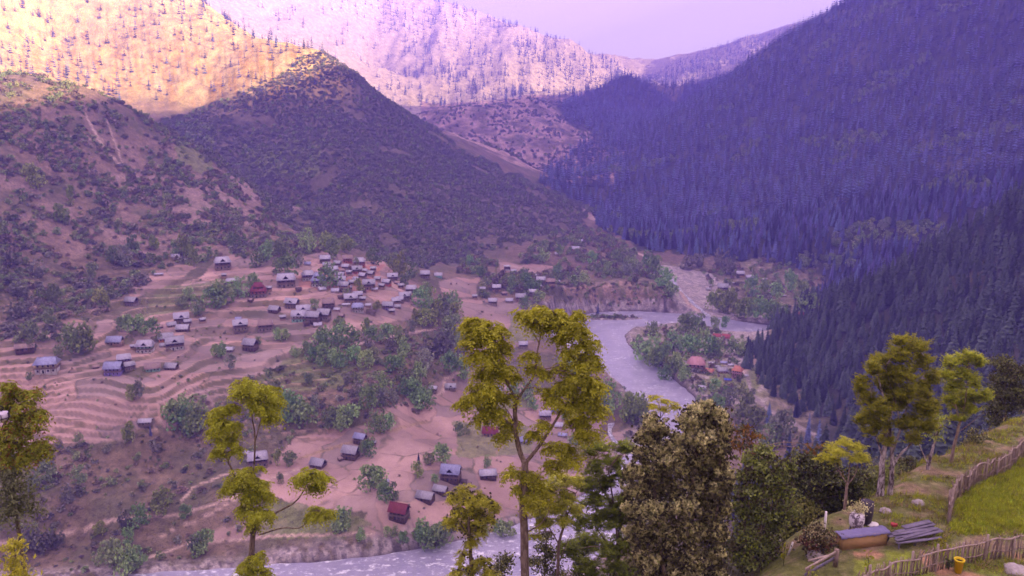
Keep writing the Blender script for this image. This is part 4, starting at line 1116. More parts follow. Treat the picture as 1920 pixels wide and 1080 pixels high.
    for n, i in enumerate(order):
        k = kk[(n*5+n//7) % len(kk)]; x, y, z, h = Q[i]
        o = link("shrub", k["crown"], None, (x, y, z), (0, 0, r.uniform(0, 6.28)), (h*r.uniform(.9,1.2), h, h*r.uniform(.8,1.0)))
        tag(o, ("broad " if h > 4.5 else "small " if h < 3.2 else "") + (["dark", "dark", "dark", "dark", "olive", "olive", "olive", "reddish", "reddish"][(n*5+n//7) % len(kk)]) + " wild shrub " + beside(px[i], py[i], "on the dry upper hillside" if py[i] < 560 else "on the scrub bank above the foot path" if px[i] < 420 and py[i] > 820 else "near the river edge track" if py[i] > 960 else "on the slope under the village"), "shrub", "shrubs on the scrubby slopes")
    B = Q[rest]
    scatter_stuff("hillside_scrub", "low dark scrub dotting the dry hillside", SCRM, B[:,:3], B[:,3], 45, 0.1, 0.85)
scrub()
# ------------------------------------------------------------------ single trees of the valley
# (photo x, photo y of the foot, height in photo px, kind)
TREE_SPOTS = {
 "hill": ("on the dry hillside above the terraces", [(115,418,35,'S'),(62,352,42,'S'),(133,378,30,'S'),(228,440,48,'B'),(214,432,40,'B'),(178,425,35,'B'),(168,415,30,'B'),(232,500,45,'Y'),(215,495,34,'O'),
   (290,470,30,'S'),(345,480,36,'S'),(364,502,42,'S'),(330,478,28,'G'),(300,392,45,'B'),(309,395,40,'P'),(425,435,45,'B'),(432,438,50,'B'),(445,440,48,'B'),(453,442,52,'B'),(470,460,56,'B'),(481,465,50,'B'),
   (440,462,26,'O'),(398,292,28,'P'),(250,470,30,'O'),(175,520,30,'O'),(40,560,36,'D'),(70,520,34,'D'),(20,500,34,'D'),(30,600,40,'D'),(95,610,34,'O'),(60,635,34,'O'),(105,570,38,'O')]),
 "terrace": ("among the terraced fields", [(420,574,48,'G'),(405,576,42,'G'),(446,560,38,'G'),(473,545,36,'G'),(355,565,28,'G'),(344,576,24,'O'),(372,592,34,'O'),(245,626,40,'G'),(264,629,40,'G'),(287,626,30,'G'),(228,622,30,'O'),
   (187,572,30,'S'),(201,576,27,'S'),(166,664,60,'S'),(146,656,50,'G'),(130,642,35,'O'),(277,590,50,'B'),(268,588,40,'B'),(397,560,36,'B'),(405,669,26,'G'),(416,671,30,'G'),(432,692,32,'Y'),(519,636,22,'G'),(532,638,25,'G'),
   (60,655,20,'O'),(262,745,34,'Y'),(250,748,28,'S'),(56,715,16,'O'),(112,668,22,'O'),(300,640,18,'O'),(368,650,28,'B'),(362,655,22,'B'),(210,560,24,'O'),(485,645,14,'O')]),
 "village": ("beside the upper village houses", [(575,470,40,'G'),(530,482,36,'O'),(500,492,40,'G'),(543,524,48,'G'),(482,502,30,'O'),(628,473,26,'G'),(646,473,32,'S'),(618,481,38,'S'),(618,540,44,'G'),(750,520,46,'S'),(736,506,30,'O'),(772,521,30,'O'),
   (760,536,24,'O'),(673,549,26,'S'),(650,560,20,'O'),(707,583,20,'S'),(642,612,16,'G'),(630,612,15,'G'),(590,580,20,'G'),(668,500,18,'O'),(700,495,30,'O'),(560,500,30,'Y'),(520,512,26,'O'),(612,470,34,'S'),(635,605,14,'O'),(655,470,26,'G'),(790,500,30,'Y')]),
 "grove": ("in the grove on the slope under the village", [(790,576,46,'G'),(810,592,46,'G'),(832,582,36,'O'),(800,560,36,'G'),(795,611,38,'S'),(811,613,40,'S'),(780,606,34,'S'),(660,652,50,'G'),(641,641,44,'G'),(620,657,54,'G'),(600,650,40,'G'),
   (604,642,34,'O'),(575,667,34,'G'),(555,668,24,'G'),(590,682,44,'G'),(610,687,50,'G'),(626,690,44,'G'),(642,690,40,'G'),(690,626,38,'S'),(701,642,40,'G'),(726,641,42,'G'),(746,646,44,'G'),(686,692,50,'G'),(665,682,44,'G'),(702,682,40,'O'),
   (760,641,30,'Y'),(771,622,30,'Y'),(548,792,74,'G'),(567,802,64,'G'),(531,772,54,'G'),(591,772,44,'Y'),(641,811,58,'G'),(657,801,54,'G'),(624,801,48,'O'),(690,772,66,'G'),(716,742,54,'G'),(736,702,44,'G'),(705,811,50,'G'),(727,809,48,'G'),
   (716,762,40,'Y'),(737,757,38,'Y'),(756,716,34,'O'),(791,771,58,'G'),(776,752,54,'G'),(802,766,50,'G'),(764,742,40,'G'),(786,722,58,'G'),(751,692,40,'G'),(797,692,52,'Y'),(821,672,64,'D'),(842,702,58,'G'),(868,712,58,'G'),(832,662,62,'Y'),
   (851,642,66,'O'),(837,622,54,'Y'),(856,602,40,'S'),(822,607,52,'S'),(843,582,44,'G'),(870,660,50,'O'),(880,630,40,'G'),(855,680,40,'D'),(760,665,36,'G'),(735,660,36,'D'),(690,655,32,'D'),(650,720,30,'D'),(670,745,36,'D'),(580,720,26,'O'),(520,735,30,'O')]),
 "field": ("standing in the lower fields by the river", [(695,922,52,'G'),(709,916,40,'G'),(722,944,46,'G'),(736,937,34,'O'),(694,856,34,'G'),(684,852,28,'O'),(828,869,42,'G'),(785,869,25,'C'),(782,895,30,'S'),(803,872,24,'O'),(816,906,20,'G'),(636,1002,50,'G'),(647,992,42,'G'),
   (800,1022,50,'G'),(821,1027,56,'G'),(788,1016,42,'G'),(726,1006,20,'G'),(741,1009,22,'G'),(756,1022,30,'G'),(676,1016,26,'G'),(526,906,20,'O'),(521,872,30,'S'),(546,872,28,'O'),(862,816,26,'O'),(876,813,18,'O'),(915,876,22,'G'),(950,1010,36,'G'),(934,1001,30,'G'),
   (962,746,36,'G'),(986,746,30,'G'),(1060,702,44,'G'),(1086,722,58,'G'),(1105,762,48,'O'),(1131,774,60,'G'),(1063,790,24,'G'),(1000,770,26,'G'),(845,1000,30,'O'),(1175,792,54,'S'),(1191,797,58,'S'),(1206,790,40,'S'),(1090,800,30,'O'),(1075,845,30,'O'),(905,1008,34,'G')]),
 "bank": ("on the scrubby bank below the terraces", [(245,832,42,'S'),(283,818,26,'C'),(341,807,50,'G'),(324,791,50,'G'),(361,822,58,'G'),(376,801,50,'O'),(350,780,38,'G'),(307,962,44,'S'),(348,971,26,'G'),(190,1002,28,'S'),(261,987,44,'G'),(236,991,38,'D'),(241,1022,34,'G'),
   (214,1062,54,'O'),(236,1076,56,'G'),(256,1071,50,'G'),(366,1042,40,'Y'),(386,1036,46,'G'),(375,1040,38,'G'),(82,1032,44,'D'),(62,1024,40,'D'),(105,1030,42,'D'),(150,835,24,'O'),(112,838,16,'D'),(202,848,18,'D'),(296,850,26,'D'),(130,940,34,'D'),(90,900,38,'O'),(60,920,36,'O'),(150,905,34,'O')]),
 "camp": ("on the riverside flat inside the bend", [(1222,626,24,'G'),(1247,660,46,'P'),(1262,656,36,'G'),(1285,626,38,'G'),(1300,621,34,'G'),(1313,616,28,'O'),(1340,619,26,'G'),(1359,616,24,'G'),(1215,682,52,'G'),(1226,692,46,'G'),(1241,682,40,'G'),(1291,667,40,'G'),(1311,662,44,'G'),
   (1331,666,40,'G'),(1346,667,30,'G'),(1371,667,28,'G'),(1391,667,28,'G'),(1270,692,34,'G'),(1281,717,34,'G'),(1264,706,34,'G'),(1251,697,30,'S'),(1373,640,12,'G'),(1197,636,10,'G'),(1340,735,26,'G'),(1245,715,30,'G'),(1330,700,10,'G'),(1390,740,24,'O'),(1362,745,22,'G'),(1410,755,26,'Y')]),
 "road": ("beside the valley road", [(1465,838,78,'Y'),(1441,792,44,'C'),(1532,850,74,'C'),(1514,830,64,'C'),(1492,782,44,'C'),(1400,772,40,'O'),(1370,762,40,'Y'),(1420,806,48,'O'),(1392,800,46,'O'),(1345,772,34,'G'),(1548,868,70,'C'),(1478,856,56,'C'),(1445,842,50,'O'),(1500,870,60,'C'),(1575,880,70,'C')]),
 "farbank": ("along the far bank of the river", [(1335,583,36,'S'),(1350,586,42,'S'),(1365,589,46,'S'),(1380,593,32,'S'),(1395,598,40,'S'),(1410,598,42,'G'),(1425,599,42,'G'),(1440,601,38,'G'),(1455,601,36,'G'),(1470,603,30,'G'),(1290,506,30,'D'),(1310,501,32,'D'),(1350,506,38,'D'),(1370,516,30,'D'),
   (1400,560,36,'P'),(1411,556,38,'G'),(1430,551,30,'G'),(1456,561,34,'G'),(1481,546,40,'G'),(1501,561,34,'G'),(1512,592,40,'G'),(1225,521,46,'G'),(1246,541,38,'G'),(1256,561,30,'G'),(1215,501,30,'G'),(1175,516,28,'Y'),(1195,521,25,'Y'),(1140,516,24,'G'),(1095,531,22,'G'),(1075,536,24,'G'),
   (1121,590,26,'C'),(1010,570,26,'G'),(985,580,24,'G'),(930,520,26,'P'),(960,540,26,'G'),(985,535,24,'G'),(1000,545,24,'G'),(900,520,24,'G'),(1045,515,22,'G'),(880,500,22,'G'),(1020,490,22,'G'),(1050,480,24,'G'),(1110,495,24,'G'),(1155,490,24,'G'),(1185,500,22,'G')]),
}
KINDS = {'G': (K_GREEN, "round green tree", "tree"), 'S': (K_SPRING, "fresh yellow green tree", "tree"), 'O': (K_OLIVE, "dull olive tree", "tree"), 'Y': (K_GREY, "pale grey green willow", "tree"),
         'P': (K_POP, "slim leafy poplar", "poplar"), 'B': (K_BARE, "thin nearly bare poplar", "poplar"), 'D': (None, "dark wide scrub oak", "tree"), 'C': (K_CON, "small pointed conifer", "conifer")}
K_DARK = [dict(crown=new_mesh("oak_crown", *crown(500+i, 1.3, 1.0, 0.02, 280, 0.13, 12), M_DARKSCRUB), trunk=trunk_mesh(0.4, 0.03).mesh("oak_trunk", M_TRUNK)) for i in range(3)]
def valley_trees():
    r = np.random.RandomState(77); n = 0
    for zone, (where, rows) in TREE_SPOTS.items():
        count = {}
        for px, py, hp, k in rows: count[k] = count.get(k, 0) + 1
        for px, py, hp, k in rows:
            x, y, z, depth = at_pixel(px, py)
            h = max(1.2, hp*depth/F_PX*(0.82 if zone == 'grove' else 1.0))
            ks, lab, cat_ = KINDS[k]; ks = ks or K_DARK; q = ks[n % len(ks)]; n += 1
            t = bpy.data.objects.new({'P':"poplar_tree",'B':"poplar_tree",'C':"conifer_tree"}.get(k, "broadleaf_tree"), None); COL.objects.link(t)
            w = h*r.uniform(.62,.92)
            t.location = (x, y, z-0.03*h); t.scale = (w, w, h); t.rotation_euler = (0, 0, r.uniform(0, 6.28))
            size = "" if count[k] == 1 else ("tall " if hp >= 45 else "middling " if hp >= 30 else "low ")
            tag(t, (size + lab + " " + beside(px, py, where)).strip(), cat_, "trees " + where)
            link("crown", q["crown"], t); link("trunk", q["trunk"], t)
valley_trees()
# ------------------------------------------------------------------ village houses
def paint_mat(name, col, rough=0.8, var=0.25, scale=0.8, streak=False, spec=0.2):
    t = NT(name, rough, spec); P0 = t.coord("Object")
    v = t.mapping(P0, (1, 1, 0.15) if streak else (1, 1, 1))
    n = t.noise(v, scale, 5, 0.7); t.color(t.mix(1.0, col, t.ramp(n, [(0.25, 1-var), (0.75, 1+var)]), 'MULTIPLY')); t.bump(n, 0.3, 0.05)
    return t.m
def tin_mat(name, col, rough=0.42):
    t = NT(name, rough, 0.5); P0 = t.coord("Object"); n = t.noise(P0, 0.7, 4, 0.7)
    t.b.inputs["Metallic"].default_value = 0.25
    t.color(t.mix(1.0, col, t.ramp(n, [(0.3, 0.72), (0.7, 1.2)]), 'MULTIPLY')); return t.m
TIN = {'grey': tin_mat("tin_grey", (0.29,0.275,0.33)), 'pale': tin_mat("tin_pale", (0.36,0.34,0.42)), 'blue': tin_mat("tin_blue", (0.25,0.26,0.42)), 'rust': tin_mat("tin_rusty", (0.25,0.17,0.16)),
       'maroon': paint_mat("roof_maroon", (0.17,0.035,0.045), 0.6), 'red': paint_mat("roof_red", (0.33,0.08,0.085), 0.6), 'pink': paint_mat("roof_pink", (0.46,0.24,0.27), 0.6), 'orange': paint_mat("roof_orange", (0.45,0.18,0.13), 0.6),
       'vivid': paint_mat("roof_vivid_blue", (0.06,0.09,0.42), 0.6), 'dark': paint_mat("roof_dark_boards", (0.10,0.07,0.065))}
WALLM = {'wood': paint_mat("log_wall", (0.10,0.06,0.045), 0.9, 0.4), 'stone': paint_mat("stone_wall", (0.24,0.19,0.17), 0.9, 0.4), 'white': paint_mat("white_wall", (0.46,0.44,0.42)), 'orange': paint_mat("orange_wall", (0.55,0.20,0.07)),
         'green': paint_mat("green_wall", (0.22,0.42,0.34)), 'violet': paint_mat("violet_wall", (0.22,0.17,0.45)), 'red': paint_mat("red_wall", (0.45,0.13,0.10)), 'tan': paint_mat("mud_wall", (0.30,0.20,0.15)),
         'yellow': paint_mat("yellow_wall", (0.5,0.42,0.2)), 'pink': paint_mat("pink_wall", (0.55,0.30,0.36))}
M_DARKIN = paint_mat("dark_opening", (0.018,0.013,0.016)); M_TIMBER = paint_mat("weathered_timber", (0.19,0.13,0.105), 0.9, 0.35); M_GLASS = NT("window_glass", 0.15, 0.6); M_GLASS.color((0.03,0.03,0.045)); M_GLASS = M_GLASS.m
HM = {}
def cached(key, fn):
    if key not in HM: HM[key] = fn()
    return HM[key]
def roof_mesh(L, W, zb, H, hip, over=0.9, thick=0.14, ribs=True):
    m = MB(); a = L/2+over; b = W/2+over; r = a*(1-hip)
    for s in (1, -1):
        q = [(-a, -b*s, zb), (a, -b*s, zb), (r, 0, zb+H), (-r, 0, zb+H)]
        m.add(q + [(p[0], p[1], p[2]-thick) for p in q], [(0,1,2,3),(7,6,5,4),(0,4,5,1),(1,5,6,2),(3,7,4,0)])
        if ribs:                                            # standing seams of the sheet roof
            k = int(2*a/1.5)
            for i in range(1, k):
                x = -a + 2*a*i/k; t = 1.0 if abs(x) <= r else (a-abs(x))/(a-r+1e-6)
                if t > 0.1: m.bar((x, -b*s, zb+0.05), (x, -b*s*(1-t), zb+H*t+0.05), 0.10, 0.10)
    if hip > 0.02:
        for s in (1, -1):
            q = [(a*s, -b, zb), (a*s, b, zb), (r*s, 0, zb+H)]
            m.add(q + [(p[0], p[1], p[2]-thick) for p in q], [(0,1,2),(5,4,3),(0,3,4,1)])
    m.bar((-r, 0, zb+H+0.05), (r, 0, zb+H+0.05), 0.35, 0.12)
    return m.mesh("roof")
def gable_mesh(W, H, zb, x, t=0.25):
    m = MB(); b = W/2
    m.add([(x,-b,zb),(x,b,zb),(x,0,zb+H),(x-t,-b,zb),(x-t,b,zb),(x-t,0,zb+H)], [(0,1,2),(5,4,3),(0,3,4,1),(1,4,5,2),(2,5,3,0)]); return m.mesh("gable")
def make_house(L=12, W=8, floors=2, roof='grey', walls='wood', low='stone', hip=0.0, dormer=False, balcony=True, detail=True, H=3.0, tiers=1):
    """returns an Empty carrying the parts; long side along local x, front faces local -y"""
    root = bpy.data.objects.new("village_house", None); COL.objects.link(root)
    fh = 2.7; top = floors*fh
    link("wall", cached(('w', L, W, low), lambda: MB().box((0,0,fh/2-1.0), (L, W, fh+2.0)).mesh("wall", WALLM[low])), root)
    if floors > 1:
        link("upper_wall", cached(('u', L, W, walls, floors), lambda: MB().box((0,0.25,fh+(floors-1)*fh/2), (L-0.3, W-0.9, (floors-1)*fh)).mesh("upper_wall", WALLM[walls])), root)
        link("floor_band", cached(('fb', L, W), lambda: MB().box((0,0,fh+0.08), (L+0.9, W+0.9, 0.22)).mesh("floor_band", M_TIMBER)), root)
    def rm():
        me = roof_mesh(L, W, top, H, hip, ribs=detail); me.materials.append(TIN[roof]); return me
    rf = link("roof", cached(('r', L, W, top, H, hip, roof, detail), rm), root)
    if hip < 0.5:
        for s in (1, -1):
            def gm(s=s):
                me = gable_mesh(W*0.98, H*(1-0.0)*0.94 if hip == 0 else H*0.0+0.01, top, s*(L/2-0.3)+0.12); me.materials.append(M_DARKIN); return me
            if hip == 0: link("attic_opening", cached(('g', L, W, H, top, s), gm), root)
    if dormer:
        def dm():
            m = MB(); w = L*0.16; y0 = -W/2-0.6; h = H*0.72
            for s in (1, -1):
                q = [(0, y0, top+h), (s*w, y0, top+h*0.35), (s*w, 0, top+h*0.35), (0, 0, top+h)]
                m.add(q+[(p[0], p[1], p[2]-0.12) for p in q], [(0,1,2,3),(7,6,5,4),(0,4,5,1),(1,5,6,2)])
            me = m.mesh("dormer_roof"); me.materials.append(TIN[roof]); return me
        d = link("dormer", cached(('d', L, W, H, top, roof), dm), root)
        def do():
            m = MB(); w = L*0.15; y0 = -W/2-0.35; h = H*0.66
            m.add([(-w,y0,top+h*.3),(w,y0,top+h*.3),(0,y0,top+h),(-w,0,top+h*.3),(w,0,top+h*.3),(0,0,top+h)], [(0,1,2),(5,4,3),(0,3,4,1)]); me = m.mesh("dormer_opening"); me.materials.append(M_DARKIN); return me
        link("opening", cached(('do', L, W, H, top), do), d)
    for k in range(1, tiers):
        z2 = top+H*0.55; s2 = 0.62
        def t2():
            me = roof_mesh(L*s2, W*s2, z2+1.1, H*0.8, hip, 0.6, ribs=detail); me.materials.append(TIN[roof]); return me
        link("upper_roof", cached(('t2', L, W, top, H, hip, roof), t2), root)
        link("clerestory", cached(('cl', L, W, top, H), lambda: MB().box((0,0,z2+0.2), (L*s2, W*s2, 2.0)).mesh("clerestory", WALLM['wood'])), root)
    if balcony and floors > 1:
        link("balcony_rail", cached(('b', L, W), lambda: (lambda m: (m.bar((-L/2-.3,-W/2-.35,fh+1.0),(L/2+.3,-W/2-.35,fh+1.0),.10,.10), m.bar((-L/2-.3,-W/2-.35,fh+0.55),(L/2+.3,-W/2-.35,fh+0.55),.07,.30), m.bar((L/2+.35,-W/2-.3,fh+0.9),(L/2+.35,W/2,fh+0.9),.08,.5), m)[-1])(MB()).mesh("balcony_rail", M_TIMBER)), root)
    if detail:
        pm = cached(('post', top), lambda: MB().box((0,0,top/2), (0.2,0.2,top)).mesh("post", M_TIMBER))
        for i in range(5): link("post", pm, root, (-L/2-.3+(L+.6)*i/4, -W/2-.4, 0))
        wm = cached(('win',), lambda: MB().box((0,0,0), (0.9,0.10,1.1)).mesh("window", M_GLASS)); fm = cached(('frame',), lambda: (lambda m: (m.box((0,-.03,.6),(1.15,.08,.1)), m.box((0,-.03,-.6),(1.15,.08,.1)), m.box((-.53,-.03,0),(.1,.08,1.1)), m.box((.53,-.03,0),(.1,.08,1.1)), m)[-1])(MB()).mesh("window_frame", M_TIMBER))
        for f in range(floors):
            y = -W/2-0.03 if f == 0 else 0.25-(W-.9)/2-0.03
            for i in range(4):
                if f == 0 and i == 1:
                    link("door", cached(('door',), lambda: MB().box((0,0,1.0), (1.0,0.1,2.0)).mesh("door", M_DARKIN)), root, (-L*0.36+L*0.24*i, y-0.02, 0)); continue
                w = link("window", wm, root, (-L*0.36+L*0.24*i, y-0.02, f*fh+1.5)); link("frame", fm, w, (0, -0.02, 0))
    return root
def place_houses():
    for px, py, wpx, yaw, opt, lab in HOUSES:
        x, y, z, depth = at_pixel(px, py)
        opt = dict(opt); opt.setdefault('L', 12); opt.setdefault('W', 8.5); opt['H'] = opt.get('H', 3.0)*1.4; opt.setdefault('detail', wpx >= 20)
        if opt.get('floors', 2) == 1: opt.setdefault('balcony', False)
        h = make_house(**opt)
        wm = wpx*depth/F_PX; a = abs(R(yaw)); foot = (opt['L']+1.8)*math.cos(a) + (opt['W']+1.8)*math.sin(a)
        s = (1.05 if wpx < 24 else 1.03)*wm/foot
        face = math.atan2(-x, y)                       # long side across the sight line, then turned by yaw
        h.location = (x, y, z); h.scale = (s, s, s*1.05); h.rotation_euler = (0, 0, face*0.6 + R(yaw))
        tag(h, lab, "house", "houses of the valley")
place_houses()

INFILL = [(588,516,13,'rust'),(606,508,12,'dark'),(617,514,12,'grey'),(640,510,12,'rust'),(655,516,12,'grey'),(662,506,12,'dark'),(683,510,12,'pale'),(700,509,12,'grey'),(612,527,13,'pale'),(628,528,12,'rust'),(655,545,12,'grey'),(680,547,13,'dark'),
 (703,545,12,'pale'),(716,541,12,'grey'),(745,533,12,'rust'),(752,541,12,'grey'),(640,560,13,'dark'),(680,566,13,'grey'),(690,575,12,'pale'),(716,572,12,'rust'),(735,588,12,'grey'),(632,583,12,'pale'),(640,594,12,'rust'),(575,609,12,'dark'),(530,600,12,'grey'),
 (470,565,11,'rust'),(505,545,11,'grey'),(560,545,11,'dark'),(380,605,12,'grey'),(300,615,11,'rust'),(250,655,11,'grey'),(180,690,12,'rust'),(420,520,10,'grey'),(890,560,10,'grey'),(945,552,10,'rust'),(1005,522,10,'grey'),(1045,530,10,'pale'),(640,862,14,'rust'),(870,905,13,'dark'),(700,835,12,'grey')]
def infill():
    used = set(); r = np.random.RandomState(90)
    names = {'rust': "small rust roofed hut", 'dark': "little dark boarded shed", 'grey': "small grey roofed cottage", 'pale': "tiny pale roofed outbuilding"}
    for px, py, wpx, roof in INFILL:
        x, y, z, depth = at_pixel(px, py)
        h = make_house(L=8, W=6, floors=1 if roof != 'grey' else 2, roof=roof, walls='wood', low='wood' if roof in ('dark','rust') else 'tan', balcony=False, detail=False, H=2.6)
        s = wpx*depth/F_PX/9.5; h.location = (x, y, z); h.scale = (s, s, s); h.rotation_euler = (0, 0, math.atan2(-x, y)*0.6 + R(r.uniform(-28, 28)))
        lab = names[roof] + " " + beside(px, py, "on the valley slope"); k = 0
        while lab in used: k += 1; lab = names[roof].replace(" ", (" squat "," narrow "," crooked ")[k-1], 1) + " " + beside(px, py, "on the valley slope")
        used.add(lab); tag(h, lab, "house", "houses of the valley")
infill()
# ------------------------------------------------------------------ near trees, each built stem by stem
M_NEARLEAF = leaf_material("drooping_young_leaves", (0.245,0.265,0.02), 0.3, 0.5, 0.02)
M_NEARLEAF2 = leaf_material("olive_young_leaves", (0.31,0.34,0.05), 0.3, 0.5, 0.02)
M_LIMELEAF = leaf_material("lime_feather_leaves", (0.40,0.39,0.05), 0.3, 0.55, 0.02)
M_RUSTLEAF = leaf_material("bronze_young_leaves", (0.20,0.10,0.03), 0.12, 0.3, 0.02)
M_TUFTLEAF = leaf_material("pale_leaf_tufts", (0.40,0.37,0.19), 0.3, 0.2, 0.02)
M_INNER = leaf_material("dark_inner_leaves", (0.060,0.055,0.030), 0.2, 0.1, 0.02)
M_EVERG = leaf_material("dark_evergreen_leaves", (0.105,0.115,0.06), 0.25, 0.1, 0.02)
M_MIDG = leaf_material("deep_olive_leaves", (0.24,0.26,0.08), 0.25, 0.35, 0.02)
M_BARKW = bark_material("blotched_bark", (0.07,0.05,0.055), (0.42,0.36,0.38), 5.0)
M_BARKN = bark_material("near_bark", (0.10,0.07,0.06), (0.20,0.15,0.13), 7.0)
M_TWIG = bark_material("twig_bark", (0.16,0.11,0.09), (0.26,0.20,0.17), 7.0)

def compound_leaves(tips, r, per=8, L=0.42, pairs=6, leaf=(0.14, 0.045), droop=0.9, up=0.35):
    """rosettes of feather leaves at twig tips: arching midribs with paired leaflets"""
    n = len(tips)*per; o = np.repeat(tips, per, 0) + r.normal(size=(n,3))*0.03
    a = r.uniform(0, 2*math.pi, n); Ls = L*r.uniform(.6, 1.25, n)
    d = np.stack([np.cos(a), np.sin(a), np.zeros(n)], 1); e0 = r.uniform(up-.35, up+.45, n)
    V = []
    for k in range(pairs+1):
        t = (k+0.6)/(pairs+0.6)
        p = o + d*(Ls*t)[:,None]; p[:,2] += Ls*(e0*t - droop*t*t)
        tan = d.copy(); tan[:,2] = e0 - 2*droop*t; tan /= np.linalg.norm(tan, axis=1)[:,None]
        side = np.cross(tan, [0,0,1.0]); side /= np.linalg.norm(side, axis=1)[:,None]+1e-9
        for sgn in ((1,-1) if k < pairs else (0,)):
            ax = side*sgn + tan*0.55 + r.normal(size=(n,3))*0.22; ax[:,2] -= 0.35*droop
            ax /= np.linalg.norm(ax, axis=1)[:,None]
            w = np.cross(ax, np.cross(tan, side) + r.normal(size=(n,3))*0.45); w /= np.linalg.norm(w, axis=1)[:,None]+1e-9
            ll = (leaf[0]*(1.0-0.35*abs(t-0.5)*2)*r.uniform(.75,1.2,n))[:,None]; ww = leaf[1]*0.5
            V.append(np.stack([p, p+ax*ll*0.4+w*ww, p+ax*ll, p+ax*ll*0.4-w*ww], 1))
    V = np.concatenate(V).reshape(-1,3)
    return V, np.arange(len(V)).reshape(-1,4)

def near_tree(name, lab, cat_, Y, stems, clusters, mat, leaf=(0.30,0.075), dens=60, droop=1.2, up=0.2, seed=1, bark=None, inner=0.0, twigs=True, group=None, mats=None, flat=0.8, rosette=None, spread=1.0):
    """stems: [(points in photo px (x, y[, dy]), radius at foot, radius at tip)], clusters: [(x, y, rx, ry[, dy])] in photo px"""
    r = np.random.RandomState(seed); px2m = Y/F_PX*1.04
    base = P(stems[0][0][0][0], stems[0][0][0][1], Y)
    bz = float(ground_z(base[0], base[1])[0])
    root = bpy.data.objects.new(name, None); COL.objects.link(root); root.location = (base[0], base[1], bz)
    o3 = np.array([base[0], base[1], bz])
    tag(root, lab, cat_, group)
    def W(p, dy=0.0): return P(p[0], p[1], Y + (p[2] if len(p) > 2 else 0.0) + dy) - o3
    allp = []
    tm = MB()
    for si, (pts, r0, r1) in enumerate(stems):
        q = [W(p) for p in pts]
        if si == 0 or pts[0][1] > 1075:
            if q[0][2] > 0.05: q = [np.array([q[0][0]*1.0, q[0][1], -0.3])] + q
        q = catmull(np.array(q), 4); n = len(q)
        q = q + r.normal(0, 0.015, q.shape)*np.linspace(0,1,n)[:,None]
        rad = [r0 + (r1-r0)*(i/(n-1)) for i in range(n)]
        m = MB(); m.tube(q, rad, 8 if r0 > 0.08 else 5)
        b = bark or M_BARKN
        link("trunk" if si == 0 else "branch", m.mesh("trunk", b, True), root)
        allp.append(q)
    Q = np.concatenate(allp)
    V = []; VI = []; tw = MB(); TIPS = []
    for c in clusters:
        cx, cy_, rx, ry = c[:4]
        if spread != 1.0: cx += r.uniform(-9, 9); cy_ += r.uniform(-9, 9); ry *= spread; rx *= 1+(spread-1)*0.3
        dy = c[4] if len(c) > 4 else r.uniform(-0.7, 0.7)*rx*px2m
        C = W((cx, cy_), dy); ax, az_ = rx*px2m*1.05, ry*px2m*1.1
        k = max(6, int(dens*rx*ry/100.0*0.9*(0.3/leaf[0])*(33.0/Y)**0))
        k = int(dens*(ax*az_)*4.2); leaf = tuple(leaf)
        # sub-sprays make the outline feathery
        ns = max(4, int(ax*az_*14)+4); d = r.normal(size=(ns,3)); d /= np.linalg.norm(d, axis=1)[:,None]
        sc = C + d*np.array([ax, ax*0.8, az_])*r.uniform(0.35,1.0,(ns,1))
        if rosette:
            nt_ = max(5, int(rosette[0]*ax*az_*4)); dd = r.normal(size=(nt_,3)); dd /= np.linalg.norm(dd, axis=1)[:,None]
            cc_ = sc[r.randint(0, ns, nt_)]*0.45 + (C + dd*np.array([ax, ax*.85, az_])*r.uniform(.45,1.05,(nt_,1)))*0.55
            TIPS.append(cc_)
            for t_ in cc_[::2]: tw.tube([C+(t_-C)*0.25, (C+t_)/2+[0,0,.04], t_], [0.012,0.009,0.006], 3)
        ii = r.randint(0, ns, k); ss = 0.11 + 0.10*min(ax, 1.0)
        pts = sc[ii] + r.normal(size=(k,3))*np.array([ss*1.35, ss*1.35, ss*flat*0.55])
        V.append(pts)
        if twigs:
            j = np.argmin(((Q-C)**2).sum(1)*np.where(Q[:,2] < C[2]+0.3, 1, 3)); a = Q[j]
            mid = (a+C)/2 + np.array([0,0,0.12*np.linalg.norm(C-a)])
            tw.tube(catmull(np.array([a, mid, C]), 3), [0.035,0.032,0.028,0.025,0.022,0.018,0.014][:7], 4)
            for t_ in sc[:min(ns, 7)]:
                tw.tube([C, (C+t_)/2+[0,0,.05], t_], [0.015,0.012,0.007], 3)
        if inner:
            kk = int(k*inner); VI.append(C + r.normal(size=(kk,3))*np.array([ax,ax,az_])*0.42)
    if tw.v: tag(link("twigs", tw.mesh("twigs", M_TWIG if bark is None else bark), root), kind="stuff")
    pts = np.concatenate(V); n = len(pts)
    if rosette: v, f = compound_leaves(np.concatenate(TIPS), r, *rosette[1:])
    else: v, f = quads(pts, leaf[1]*1.25*r.uniform(.7,1.35,n), leaf[0]/leaf[1], droop, up, r)
    me = new_mesh("leaves", v, f, mat)
    if mats:
        for m2 in mats: me.materials.append(m2)
        me.polygons.foreach_set("material_index", (r.rand(len(f)) < 0.3).astype(np.int32)*r.randint(1, len(mats)+1, len(f)).astype(np.int32))
    tag(link("foliage", me, root), kind="stuff")
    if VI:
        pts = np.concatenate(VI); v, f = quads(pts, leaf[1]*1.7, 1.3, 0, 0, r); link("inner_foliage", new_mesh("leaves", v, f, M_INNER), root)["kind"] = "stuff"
    return root

